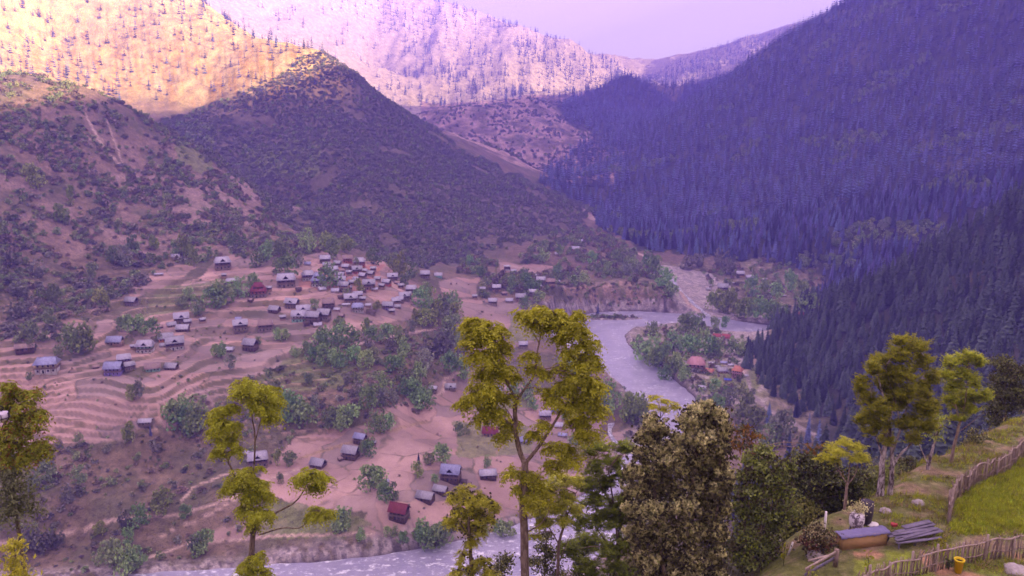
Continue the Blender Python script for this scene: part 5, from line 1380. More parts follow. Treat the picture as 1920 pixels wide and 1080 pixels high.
def P3(*a): return list(a)
near_tree("broadleaf_tree", "tall slender tree with tufts of mustard green leaves rising before the river bend", "tree", 33.0,
 [([(985,1120),(984,1060),(983,1000),(981,940),(984,890),(984,862)], 0.21, 0.15),
  ([(984,870),(974,845,.1),(967,810,.1),(966,770),(968,745)], 0.12, 0.09),
  ([(984,870),(1000,850),(1012,835),(1035,800),(1055,768),(1085,752),(1120,745)], 0.09, 0.03),
  ([(968,750),(955,725),(940,695),(925,660),(912,630),(900,605)], 0.06, 0.02),
  ([(968,750),(985,728),(1003,700),(1006,670),(1012,640),(1018,615),(1030,600)], 0.055, 0.02),
  ([(1012,645),(1000,625),(985,600)], 0.03, 0.012), ([(1016,625),(1040,615),(1062,608)], 0.03, 0.012),
  ([(1005,695),(1040,688),(1075,672),(1100,660)], 0.028, 0.01), ([(1003,705),(1050,690),(1090,670)], 0.02, 0.01),
  ([(1055,770),(1070,800),(1085,830)], 0.03, 0.012), ([(981,935),(968,920),(956,915)], 0.05, 0.03), ([(967,800),(945,785),(925,770)], 0.03, 0.012),
  ([(983,1000),(1010,985),(1030,960)],0.04,0.02), ([(955,725),(948,690),(935,640)], 0.03, 0.012), ([(967,800),(952,770),(915,735),(890,745)],0.025,0.012), ([(984,890),(1000,905),(1020,880)],0.03,0.01)],
 [(903,606,38,24),(880,615,22,18),(925,625,35,25),(888,640,28,18),(940,650,25,20),(905,668,35,20),(932,690,38,22),(895,700,25,14),(955,705,20,16),(918,725,42,18),(880,748,25,12),(905,745,30,14),(945,745,30,18),(925,775,38,20),(950,795,25,14),(870,757,14,8),(900,785,15,9),
  (990,590,24,14),(1015,585,30,14),(1040,592,34,16),(1065,606,36,20),(1085,622,30,22),(1055,630,28,14),(1100,645,26,18),(1000,608,18,10),(1080,590,16,8),(1030,610,28,10),
  (1112,668,24,14),(1092,680,30,18),(1118,685,18,12),(1070,660,22,10),(1050,690,16,9),(1085,710,34,20),(1110,725,30,24),(1060,728,30,18),(1095,755,38,24),(1118,770,20,24),(1065,765,26,16),(1085,790,28,18),(1108,812,24,20),(1040,748,22,12),(1022,700,12,9),(1000,690,14,8),(990,668,16,7),(1025,735,16,8),
  (1000,812,22,12),(1015,795,16,10),(945,822,24,12),(1035,845,26,14),(1058,838,20,12),(1065,862,30,16),(1030,868,22,12),(985,888,16,14),(1005,905,24,20),(960,888,14,14),(1000,935,26,22),(975,910,12,14),(1022,930,18,20)],
 M_NEARLEAF, leaf=(0.30,0.066), dens=170, droop=0.8, seed=2, mats=[M_NEARLEAF2], rosette=(10, 8, 0.46, 5, (0.20, 0.078), 0.9, 0.35))

near_tree("broadleaf_tree", "forked pale stemmed tree with mustard leaf clusters on long side branches over the lower fields", "tree", 38.0,
 [([(468,1130),(470,1060),(474,1010),(477,985)], 0.17, 0.13),
  ([(477,990),(465,955),(455,920),(440,890),(425,860),(412,820),(402,790)], 0.09, 0.02),
  ([(477,990),(490,975),(520,960),(555,940),(572,915),(578,895)], 0.07, 0.02),
  ([(485,1003),(530,990),(560,990),(585,972),(600,960)], 0.04, 0.015),
  ([(474,1000),(468,975),(472,940)], 0.05, 0.03), ([(477,870),(478,820),(474,790),(470,750),(460,730)], 0.05, 0.02), ([(478,830),(488,790),(494,750)], 0.03, 0.012), ([(472,945),(474,905),(477,870)],0.045,0.045), ([(470,1000),(462,985),(455,980)],0.04,0.03)],
 [(447,718,24,10),(470,722,26,12),(495,728,28,16),(512,745,18,20),(470,748,28,14),(445,738,18,10),(495,765,26,18),(508,780,16,14),(412,770,26,14),(432,765,18,10),(400,785,14,12),(420,795,30,14),(405,812,20,12),(430,822,24,14),(412,845,18,12),(440,845,12,10),
  (462,888,34,14),(440,905,26,12),(480,905,30,16),(425,918,12,8),(470,930,30,16),(495,930,20,14),(455,950,18,12),(480,958,26,16),(472,985,12,10),(500,965,14,9),
  (583,888,32,12),(605,895,20,12),(560,900,18,9),(592,910,24,12),(600,958,24,10),(585,968,16,7),(615,962,12,6),(480,1045,22,14),(468,1062,26,14),(490,1075,30,10)],
 M_NEARLEAF, leaf=(0.32,0.066), dens=165, droop=1.0, seed=3, bark=M_BARKN, mats=[M_NEARLEAF2], rosette=(10, 8, 0.48, 5, (0.21, 0.078), 1.0, 0.30))

near_tree("broadleaf_tree", "drooping olive leaved tree cut off at the picture edge above the terraces", "tree", 34.0,
 [([(-30,1130),(-28,1000),(-20,900),(-5,830),(10,790)], 0.16, 0.06), ([(-10,850),(20,815),(50,790),(80,785)], 0.04, 0.012), ([(10,795),(20,765),(40,750),(65,742)], 0.04, 0.012), ([(-20,900),(20,870),(55,850)], 0.035, 0.012)],
 [(10,722,22,10),(30,735,26,12),(60,738,26,9),(15,752,28,12),(45,757,24,9),(5,775,20,12),(40,778,26,12),(75,768,20,9),(60,785,26,9),(20,800,24,12),(50,805,24,12),(75,830,22,12),(35,830,26,12),(60,850,26,14),(40,860,20,12),(10,830,22,14),(10,860,22,12),(82,845,12,10)],
 M_NEARLEAF2, leaf=(0.32,0.066), dens=165, droop=1.0, seed=4, mats=[M_RUSTLEAF, M_NEARLEAF], rosette=(11, 8, 0.46, 5, (0.20, 0.078), 1.0, 0.30))

near_tree("broadleaf_tree", "round crowned olive tree standing above the rapids at the bottom", "tree", 37.0,
 [([(884,1130),(884,1080),(882,1030),(880,1000),(878,960)], 0.14, 0.06), ([(881,1010),(900,975),(915,945)], 0.04, 0.012), ([(881,1010),(862,980),(850,960)], 0.04, 0.012)],
 [(870,918,22,10),(850,932,18,14),(880,935,32,18),(905,940,26,18),(925,950,16,16),(860,960,26,18),(890,965,34,20),(848,980,18,14),(920,975,18,14),(875,990,28,14),(900,995,22,12),(880,1015,18,12),(868,1040,14,10),(905,1050,20,12),(880,1065,32,14),(920,1072,28,12),(855,1075,18,9)],
 M_NEARLEAF2, leaf=(0.22,0.08), dens=200, droop=0.9, seed=5, inner=0.15, mats=[M_NEARLEAF], rosette=(14, 8, 0.34, 5, (0.15, 0.055), 0.7, 0.35))

near_tree("broadleaf_tree", "crooked tree with yellowish crown close behind the tall slender trunk", "tree", 38.0,
 [([(1042,1130),(1046,1070),(1048,1020),(1058,985),(1062,960)], 0.11, 0.05), ([(1048,1020),(1030,990),(1012,960)], 0.04, 0.015), ([(1060,975),(1075,940),(1085,910)], 0.03, 0.012), ([(1046,1060),(1062,1020),(1070,1000)], 0.03,0.012)],
 [(1010,925,30,22),(1035,920,28,18),(1008,955,24,20),(1040,950,34,20),(1065,930,26,20),(1060,900,30,14),(1085,900,20,12),(1040,888,18,9),(1020,980,28,16),(1055,978,20,14),(1000,1005,14,10),(1075,955,18,16)],
 M_NEARLEAF2, leaf=(0.20,0.08), dens=210, droop=0.8, seed=6, mats=[M_NEARLEAF, M_MIDG], rosette=(14, 8, 0.34, 5, (0.15, 0.055), 0.7, 0.35))

near_tree("broadleaf_tree", "tangled deep olive tree filling the gap before the tufted tree", "tree", 40.0,
 [([(1160,1130),(1160,1050),(1155,980),(1148,930),(1140,880)], 0.12, 0.03), ([(1158,1000),(1180,950),(1195,900)], 0.05, 0.015), ([(1158,1040),(1125,1000),(1100,960)], 0.05, 0.015), ([(1150,950),(1120,900),(1105,870)],0.04,0.012)],
 [(1112,855,26,14),(1140,845,28,14),(1168,838,26,12),(1188,850,18,12),(1120,880,30,16),(1155,875,32,16),(1100,905,24,18),(1135,910,34,20),(1170,905,28,20),(1110,940,30,20),(1145,945,36,22),(1180,940,24,22),(1095,975,26,20),(1130,985,40,22),(1170,985,30,24),(1100,1020,36,22),(1145,1025,44,24),(1185,1020,26,26),(1110,1060,40,22),(1160,1060,44,24),(1070,1045,26,26),(1200,1060,30,24)],
 M_NEARLEAF2, leaf=(0.17,0.09), dens=200, droop=0.5, seed=7, inner=0.0, mats=[M_MIDG, M_MIDG], rosette=(10, 7, 0.30, 4, (0.16, 0.07), 0.3, 0.8), spread=1.25)

near_tree("broadleaf_tree", "huge dense brown green tree with upright pale leaf tufts in the middle", "tree", 32.0,
 [([(1290,1150),(1288,1080),(1290,1000),(1300,900),(1310,820)], 0.24, 0.05), ([(1270,1150),(1240,1050),(1230,950),(1225,850)], 0.12, 0.03), ([(1300,1080),(1340,980),(1350,880),(1345,800)], 0.10, 0.03)],
 [(1222,795,26,20),(1215,825,30,22),(1240,815,18,16),(1300,775,24,14),(1325,768,26,14),(1350,782,22,18),(1290,795,28,20),(1320,795,34,20),(1355,812,24,22),(1205,855,24,20),(1240,850,30,22),(1275,835,32,24),(1315,830,36,24),(1350,845,26,24),
  (1190,890,24,22),(1225,885,36,26),(1265,875,36,26),(1305,870,38,26),(1345,880,30,26),(1185,925,22,22),(1215,925,36,28),(1255,915,38,28),(1300,910,40,28),(1342,920,34,28),(1365,905,14,22),(1190,960,24,24),(1230,965,40,28),(1275,955,40,30),(1320,955,38,28),(1355,955,20,26),
  (1200,1005,34,28),(1245,1010,42,30),(1290,1000,40,30),(1330,1000,32,30),(1355,1000,16,24),(1210,1050,38,28),(1255,1055,44,28),(1305,1050,40,30),(1345,1045,24,28),(1230,1090,50,26),(1290,1095,50,26),(1340,1090,36,26)],
 M_TUFTLEAF, leaf=(0.12,0.085), dens=420, droop=-0.5, up=0.5, seed=8, inner=0.35, mats=[M_MIDG, M_TUFTLEAF, M_EVERG], rosette=(52, 5, 0.10, 2, (0.15, 0.085), -0.5, 1.2))

near_tree("broadleaf_tree", "olive green bushy tree next to the huge tufted one", "tree", 38.0,
 [([(1425,1130),(1425,1050),(1428,960),(1435,880)], 0.12, 0.03), ([(1426,1000),(1455,930),(1470,880)], 0.05, 0.015), ([(1426,1000),(1400,930),(1400,880)], 0.05, 0.015)],
 [(1432,850,24,12),(1410,868,26,16),(1445,865,28,16),(1472,868,18,14),(1400,895,24,18),(1430,892,30,20),(1465,895,28,20),(1390,925,20,22),(1420,925,32,22),(1458,928,32,22),(1395,960,22,22),(1425,960,32,24),(1462,962,28,24),(1400,1000,30,26),(1440,1000,32,26),(1410,1040,34,26),(1445,1035,26,24),(1380,1030,20,26),(1400,1078,40,20)],
 M_MIDG, leaf=(0.15,0.085), dens=260, droop=0.0, up=0.4, seed=9, inner=0.3, mats=[M_EVERG, M_NEARLEAF2])

near_tree("broadleaf_tree", "thin young tree with bronze red new leaves behind the tufted tree", "tree", 46.0,
 [([(1395,1000),(1395,900),(1398,850),(1400,815)], 0.07, 0.02)],
 [(1402,805,20,9),(1385,815,18,8),(1415,820,16,8),(1395,832,20,9),(1372,828,14,8),(1420,838,12,7),(1405,850,18,9),(1525,850,18,9),(1540,840,14,7)],
 M_RUSTLEAF, leaf=(0.26,0.08), dens=110, droop=0.6, seed=10, mats=[M_EVERG])

near_tree("broadleaf_tree", "bright leafy top of a thin tree poking up over the river edge", "tree", 41.0,
 [([(1228,1000),(1230,880),(1236,800),(1240,770)], 0.06, 0.02), ([(1238,785),(1250,768),(1262,760)], 0.02, 0.01)],
 [(1230,748,10,7),(1255,755,12,7),(1268,764,9,6),(1245,768,9,6),(1222,762,6,5)], M_LIMELEAF, leaf=(0.2,0.09), dens=150, droop=0.2, seed=11, rosette=(16, 7, 0.30, 4, (0.15, 0.06), 0.5, 0.4))

near_tree("broadleaf_tree", "dark bushy evergreen mass at the knoll edge behind the small lit tree", "tree", 46.0,
 [([(1530,1010),(1530,960),(1525,900)], 0.12, 0.04), ([(1530,960),(1560,910)], 0.05, 0.02), ([(1530,970),(1490,920)], 0.05, 0.02)],
 [(1500,862,24,16),(1530,868,24,16),(1558,880,22,18),(1490,890,28,22),(1525,900,34,24),(1565,905,28,24),(1600,900,24,22),(1480,930,24,26),(1515,935,36,26),(1560,935,34,26),(1598,935,26,24),(1500,970,34,24),(1545,965,34,22),(1585,962,24,18),(1480,985,24,28),(1465,1010,22,26)],
 M_EVERG, leaf=(0.16,0.09), dens=200, droop=0.0, up=0.4, seed=12, inner=0.4, mats=[M_MIDG])

near_tree("broadleaf_tree", "small lime crowned tree with smooth pale trunk by the barrel planter", "tree", 41.5,
 [([(1582,985),(1584,950),(1587,920),(1589,905)], 0.10, 0.07), ([(1589,907),(1578,892),(1565,872),(1555,858)], 0.045, 0.012), ([(1589,907),(1592,885),(1593,862),(1590,845)], 0.05, 0.012), ([(1589,910),(1602,892),(1608,872),(1612,858)], 0.04, 0.012), ([(1578,892),(1572,870),(1572,850)],0.02,0.01)],
 [(1585,828,20,9),(1560,838,18,10),(1605,838,18,9),(1545,855,18,10),(1580,848,26,9),(1612,855,18,10),(1565,862,14,7),(1600,862,14,7),(1625,862,9,7)],
 M_LIMELEAF, leaf=(0.17,0.06), dens=380, droop=0.4, seed=13, bark=M_TWIG, rosette=(18, 8, 0.32, 5, (0.13, 0.045), 0.5, 0.5))
near_tree("broadleaf_tree", "bronze tinted tree crown just behind the small lime crowned tree", "tree", 47.0,
 [([(1552,990),(1548,930),(1545,890)], 0.08, 0.03)],
 [(1535,868,16,10),(1550,885,20,12),(1525,885,16,12),(1545,905,20,12),(1570,895,14,12),(1535,920,16,12)],
 M_RUSTLEAF, leaf=(0.16,0.07), dens=200, droop=0.4, seed=14, mats=[M_NEARLEAF2, M_EVERG], rosette=(14, 8, 0.32, 5, (0.13, 0.045), 0.5, 0.5))

near_tree("broadleaf_tree", "broad feathery lime tree with two white blotched trunks on the knoll edge", "tree", 43.0,
 [([(1646,972),(1650,930),(1653,895),(1655,860),(1662,820),(1672,770),(1685,710)], 0.27, 0.03), ([(1664,970),(1668,930),(1672,895),(1672,850),(1668,800),(1655,740),(1645,700)], 0.20, 0.02),
  ([(1668,880),(1690,850),(1705,835),(1725,800),(1735,760)], 0.09, 0.02), ([(1672,850),(1690,800),(1705,740),(1712,690)], 0.08, 0.02), ([(1655,860),(1640,810),(1625,770)], 0.06, 0.015), ([(1690,800),(1675,740),(1660,690)],0.05,0.012), ([(1705,740),(1728,710),(1740,680)],0.04,0.012), ([(1662,820),(1640,780),(1632,730)],0.05,0.012)],
 [(1695,652,22,10),(1720,658,20,10),(1670,662,20,11),(1650,675,22,12),(1690,675,28,12),(1728,680,22,14),(1635,695,18,12),(1665,700,26,14),(1700,702,28,14),(1738,708,18,14),(1625,725,18,14),(1655,730,26,16),(1695,735,30,16),(1730,740,24,16),(1620,755,18,14),(1648,765,26,16),(1685,770,30,16),(1722,775,26,16),(1745,760,14,16),(1625,785,16,12),(1655,798,24,14),(1692,805,28,14),(1728,808,20,12),(1635,810,12,8),(1668,825,18,9),(1705,832,18,8)],
 M_LIMELEAF, leaf=(0.17,0.055), dens=420, droop=0.7, seed=15, bark=M_BARKW, mats=[M_NEARLEAF2], rosette=(16, 7, 0.34, 4, (0.16, 0.07), 0.3, 1.0), spread=1.5)
near_tree("broadleaf_tree", "slimmer lime tree with pale forking limbs nearest the picket fence", "tree", 48.0,
 [([(1779,905),(1783,870),(1788,840),(1795,812),(1800,790)], 0.13, 0.07), ([(1800,795),(1793,765),(1788,735),(1780,700)], 0.05, 0.015), ([(1800,795),(1808,765),(1812,730),(1815,690)], 0.05, 0.015), ([(1805,775),(1825,760),(1840,750),(1852,745)], 0.035, 0.012), ([(1797,810),(1822,792),(1845,772)],0.03,0.01), ([(1793,765),(1775,745),(1765,725)],0.03,0.01)],
 [(1812,664,12,9),(1800,680,20,11),(1780,685,16,10),(1825,690,16,12),(1770,705,16,11),(1800,708,24,12),(1835,712,14,12),(1780,732,20,12),(1815,735,24,12),(1842,738,14,10),(1855,752,10,7),(1795,758,24,11),(1828,762,18,9),(1770,760,14,10),(1800,780,18,8),(1765,785,12,8)],
 M_LIMELEAF, leaf=(0.17,0.055), dens=380, droop=0.5, seed=16, bark=M_TWIG, mats=[M_NEARLEAF2], rosette=(14, 7, 0.34, 4, (0.16, 0.07), 0.3, 1.0), spread=1.4)
near_tree("broadleaf_tree", "leaning tree with a short white blotched trunk between the two lime trees", "tree", 47.0,
 [([(1735,922),(1738,895),(1741,872),(1748,845),(1757,815),(1765,795)], 0.16, 0.05), ([(1741,872),(1730,850),(1722,830)], 0.06, 0.02)],
 [(1740,800,18,10),(1755,785,16,10),(1730,790,16,10),(1750,815,14,8),(1722,805,14,9),(1765,800,12,8)],
 M_NEARLEAF2, leaf=(0.15,0.05), dens=200, droop=0.5, seed=17, bark=M_BARKW, mats=[M_EVERG])
for i, (lab, Y, st, cl) in enumerate([
 ("dark round evergreen bush leaning over the picket fence bend", 52.5, [([(1845,905),(1843,880),(1840,850)], .08, .03)], [(1825,815,16,12),(1840,830,22,14),(1820,840,18,16),(1845,855,24,16),(1822,868,20,14),(1865,858,16,10),(1850,878,20,10),(1828,888,14,8)]),
 ("low dark evergreen shrub on the brown mound behind the fence", 58.0, [([(1895,850),(1895,835)], .05, .02)], [(1885,818,14,8),(1902,822,16,8),(1890,832,18,7),(1872,828,10,6)]),
 ("dark tree at the picture edge behind the lime trees", 66.0, [([(1885,800),(1885,760),(1885,700)], .12, .03)], [(1880,680,20,14),(1895,700,24,18),(1875,710,20,16),(1900,730,22,20),(1870,740,20,16),(1890,760,26,18),(1865,770,16,14),(1915,700,14,20),(1915,750,14,22),(1880,790,26,12)]),
 ("low shrub with dark leaves between the blotched trunk and the fence", 50.0, [([(1770,915),(1770,895)], .05, .02)], [(1765,880,14,9),(1780,890,14,9),(1770,900,16,9),(1788,905,10,7)]),
 ("dark bushes behind the two white blotched trunks", 49.0, [([(1700,905),(1700,880)], .06, .02)], [(1700,870,16,14),(1715,885,14,14),(1695,895,14,10),(1620,890,18,16),(1635,905,14,14),(1612,915,18,14),(1630,930,14,10)]),
 ("tall dark conifer like tree low behind the slender trunk", 44.0, [([(1020,1130),(1022,1060),(1025,1000)], .10, .03)], [(1022,985,10,8),(1024,1005,16,9),(1018,1025,20,10),(1030,1040,24,10),(1015,1055,26,10),(1035,1070,28,10),(950,1050,20,12),(935,1070,24,12)])]):
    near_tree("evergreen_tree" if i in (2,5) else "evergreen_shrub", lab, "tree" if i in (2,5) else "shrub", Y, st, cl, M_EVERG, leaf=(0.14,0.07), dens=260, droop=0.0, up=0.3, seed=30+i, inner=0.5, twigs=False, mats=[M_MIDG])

def edge_conifers():
    for (px, py, Y, h, w, mat, lab) in [(24,1012,30.0,9.0,3.2,M_LIMELEAF,"yellow green conifer tip rising in the bottom corner"),(8,815,40.0,5.0,3.0,M_EVERG,"grey violet conifer boughs behind the drooping olive tree"),
                                      (1088,1010,42.0,9,3.6,M_EVERG,"dark conifer rising below the crooked yellowish tree"),(1490,1015,40.5,5,2.6,M_EVERG,"stubby dark conifer beside the fallen branches")]:
        V, F_ = conifer(int(px)+7, 16, 12, 1.0, 0.35, 0.4)
        top = P(px, py, Y); r = np.random.RandomState(int(px))
        # split every bough into sprays of needles
        c = V[F_].mean(1); tips = V[F_[:,2]]; roots = V[F_[:,0]]
        pts = []
        for a, b in zip(roots, tips):
            k = 26; t = r.rand(k)**0.7; q = a+(b-a)*t[:,None]; q += r.normal(size=(k,3))*np.array([.10,.10,.012])*(0.3+0.7*t[:,None]); pts.append(q)
        pts = np.concatenate(pts)*np.array([w, w, h])
        v, f = quads(pts, 0.09*r.uniform(.6,1.2,len(pts)), 3.2, 0.5, 0.2, r)
        root = bpy.data.objects.new("conifer_tree", None); COL.objects.link(root)
        root.location = (top[0], top[1], top[2]-h*1.0); tag(root, lab, "conifer")
        link("foliage", new_mesh("needles", v, f, mat), root)
        g = float(ground_z(top[0], top[1])[0]) - root.location.z
        link("trunk", MB().tube([(0,0,min(g,0)),(0,0,h*0.5),(0,0,h)], [0.16,0.09,0.01], 6).mesh("trunk", M_BARKN), root)
edge_conifers()
# ------------------------------------------------------------------ the yard on the knoll
def kz(x, y): return float(ground_z(x, y)[0])
def knoll_px(px, py):
    p = _kn(px, py)
    for _ in range(8):
        d = ray(px, py); z = kz(p[0], p[1]); t = z/d[2]; p = d*t
    return np.array([p[0], p[1], kz(p[0], p[1])])
M_STAKE = paint_mat("weathered_stakes", (0.20,0.145,0.13), 0.95, 0.5, 3.0); M_STAKE2 = paint_mat("pale_stakes", (0.29,0.225,0.205), 0.95, 0.35, 3.0)
def picket_fence(line, spacing, h0, h1, lab, seed, lean=0.05, rail=True, knots=()):
    r = np.random.RandomState(seed)
    pts = [knoll_px(*p) for p in line]; pts = catmull(np.array(pts), 10)
    seg = np.hypot(*(np.diff(pts[:, :2], axis=0).T)); s = np.concatenate([[0], np.cumsum(seg)]); n = int(s[-1]/spacing)
    root = bpy.data.objects.new("picket_fence", None); COL.objects.link(root); root.location = tuple(pts[0]); tag(root, lab, "fence", None)
    o3 = pts[0]
    shapes = []
    for k in range(12):                                    # a dozen crooked split stakes
        m = MB(); b = r.normal(0, 0.025, 2); w = r.uniform(0.020, 0.042)
        m.tube([(0,0,-0.15),(b[0],b[1],0.4),(b[0]*0.3+r.normal(0,.02),b[1]*0.5,0.8),(r.normal(0,.035),0,1.0)], [w*1.1,w,w*0.9,w*0.6], 5)
        shapes.append(m.mesh("stake", M_STAKE if k % 3 else M_STAKE2))
    tops = []
    for i in range(n):
        d = i*spacing + r.uniform(-.3,.3)*spacing; x = np.interp(d, s, pts[:,0]); y = np.interp(d, s, pts[:,1]); z = kz(x, y)
        h = (h0 + (h1-h0)*(d/s[-1]))*r.uniform(.82, 1.12)
        o = link("stake", shapes[r.randint(12)], root, (x-o3[0], y-o3[1], z-o3[2]), (r.normal(0,lean), r.normal(0,lean), r.uniform(0,6.28)), (1,1,h))
        if i % 6 == 0: tops.append((x-o3[0], y-o3[1], z-o3[2]+h*0.90))
        if i % 14 == 7:
            link("post", cached(('fpost',), lambda: MB().tube([(0,0,-.3),(0.02,0,0.6),(0,0,1.0)], [.07,.065,.055], 7).mesh("post", M_STAKE2)), root, (x-o3[0], y-o3[1]-0.06, z-o3[2]), (r.normal(0,.04), r.normal(0,.04), 0), (1,1,h*1.12))
    if rail:
        T = np.array(tops)
        for a in range(0, len(T)-2, 3):
            q = T[a:a+4] + r.normal(0, .03, T[a:a+4].shape) + [0, -0.07, 0]
            if len(q) > 1: link("rail", MB().tube(catmull(q, 3), [0.038]*(3*(len(q)-1)+1), 6).mesh("rail", M_STAKE2), root)
            q2 = q - [0, 0, h0*0.55]
            if len(q2) > 1: link("rail", MB().tube(catmull(q2, 3), [0.028]*(3*(len(q2)-1)+1), 5).mesh("rail", M_STAKE), root)
    return root
picket_fence([(1776,985),(1782,958),(1792,935),(1812,922),(1830,905),(1858,897),(1885,885),(1905,868),(1925,852),(1990,815)], 0.085, 1.35, 1.3, "rustic stake fence climbing beside the green lawn", 51, 0.04)
picket_fence([(1570,1140),(1610,1118),(1650,1102),(1700,1084),(1740,1074),(1780,1064),(1820,1055),(1860,1049),(1925,1046),(2010,1050)], 0.105, 1.15, 1.25, "low crooked stake fence crossing the front of the yard", 52, 0.06)

# grass of the lawn and tufts on the knoll
def grass():
    M_GR = leaf_material("lawn_blades", (0.30,0.34,0.03), 0.35, 0.35, 0.02); M_DRYG = leaf_material("dry_grass_blades", (0.24,0.19,0.09), 0.25, 0.2, 0.02)
    def tuft(seed, n, h, mat):
        r = np.random.RandomState(seed); c = r.normal(0, 0.09, (n,3)); c[:,2] = h*0.4; V = []; F_ = []
        for i in range(n):
            a = r.uniform(0, 6.28); w = 0.012; l = h*r.uniform(.6,1.2); b = np.array([c[i,0], c[i,1], 0]); t = b + np.array([math.cos(a)*l*.5, math.sin(a)*l*.5, l])
            pr = np.array([-math.sin(a)*w, math.cos(a)*w, 0]); k = len(V); V += [b-pr, b+pr, t]; F_.append((k, k+1, k+2))
        return new_mesh("tuft", np.array(V), F_, mat)
    cg = proto_collection("grass", [tuft(i, 16, 0.16, M_GR) for i in range(4)]); cd = proto_collection("dry_grass", [tuft(9+i, 12, 0.2, M_DRYG if i % 2 else M_GR) for i in range(4)])
    x, y = jitter_grid(20, 60, 28, 66, 0.15, 61); z = ground_z(x, y); px, py = project(x, y, z)
    lawn = in_poly(px, py, [(1782,990),(1800,935),(1850,900),(1925,855),(2100,760),(2100,1010),(1925,998),(1800,1002)])
    scatter_stuff("lawn_grass", "bright green grass of the fenced lawn", cg, np.stack([x,y,z],1)[lawn], (0.75+0.9*np.random.RandomState(1).rand(lawn.sum()))*(1+0.8*fbm(x[lawn]/1.6, y[lawn]/1.6, 3)), 62, 0.2)
    r = np.random.RandomState(5); top = (z > -(18.62+0.08*y)-1.2) & ~lawn & (px > 1380) & (px < 1960)
    m = (top | (lawn & (fbm(x/1.1+4, y/1.1, 3) > .22))) & (r.rand(len(x)) < 0.5*sstep(0.15, -0.2, fbm(x/2.5, y/2.5, 4)))
    scatter_stuff("dry_grass", "sparse dry grass and weeds on the knoll", cd, np.stack([x,y,z],1)[m], 0.8+1.1*r.rand(m.sum())**2, 63, 0.3)
    # leafy cover on the hidden slope just under the knoll
    x, y = jitter_grid(-60, 70, 30, 120, 1.6, 64); z = ground_z(x, y); px, py = project(x, y, z)
    m = (z < -(18.62+0.08*y)-2.5) & (px > 880) & (px < 2000) & (r.rand(len(x)) < 0.5) & (py > 900)
    NEARSCR = proto_collection("near_scrub", [new_mesh("near_scrub", *crown(700+i, 1.4, 1.0, 0.0, 2200, 0.055, 14), [M_EVERG, M_MIDG, M_DARKSCRUB][i]) for i in range(3)])
    scatter_stuff("slope_scrub", "dark scrub on the steep slope under the knoll", NEARSCR, np.stack([x,y,z-.2],1)[m], 1.2+1.6*r.rand(m.sum()), 65, 0.2)
grass()

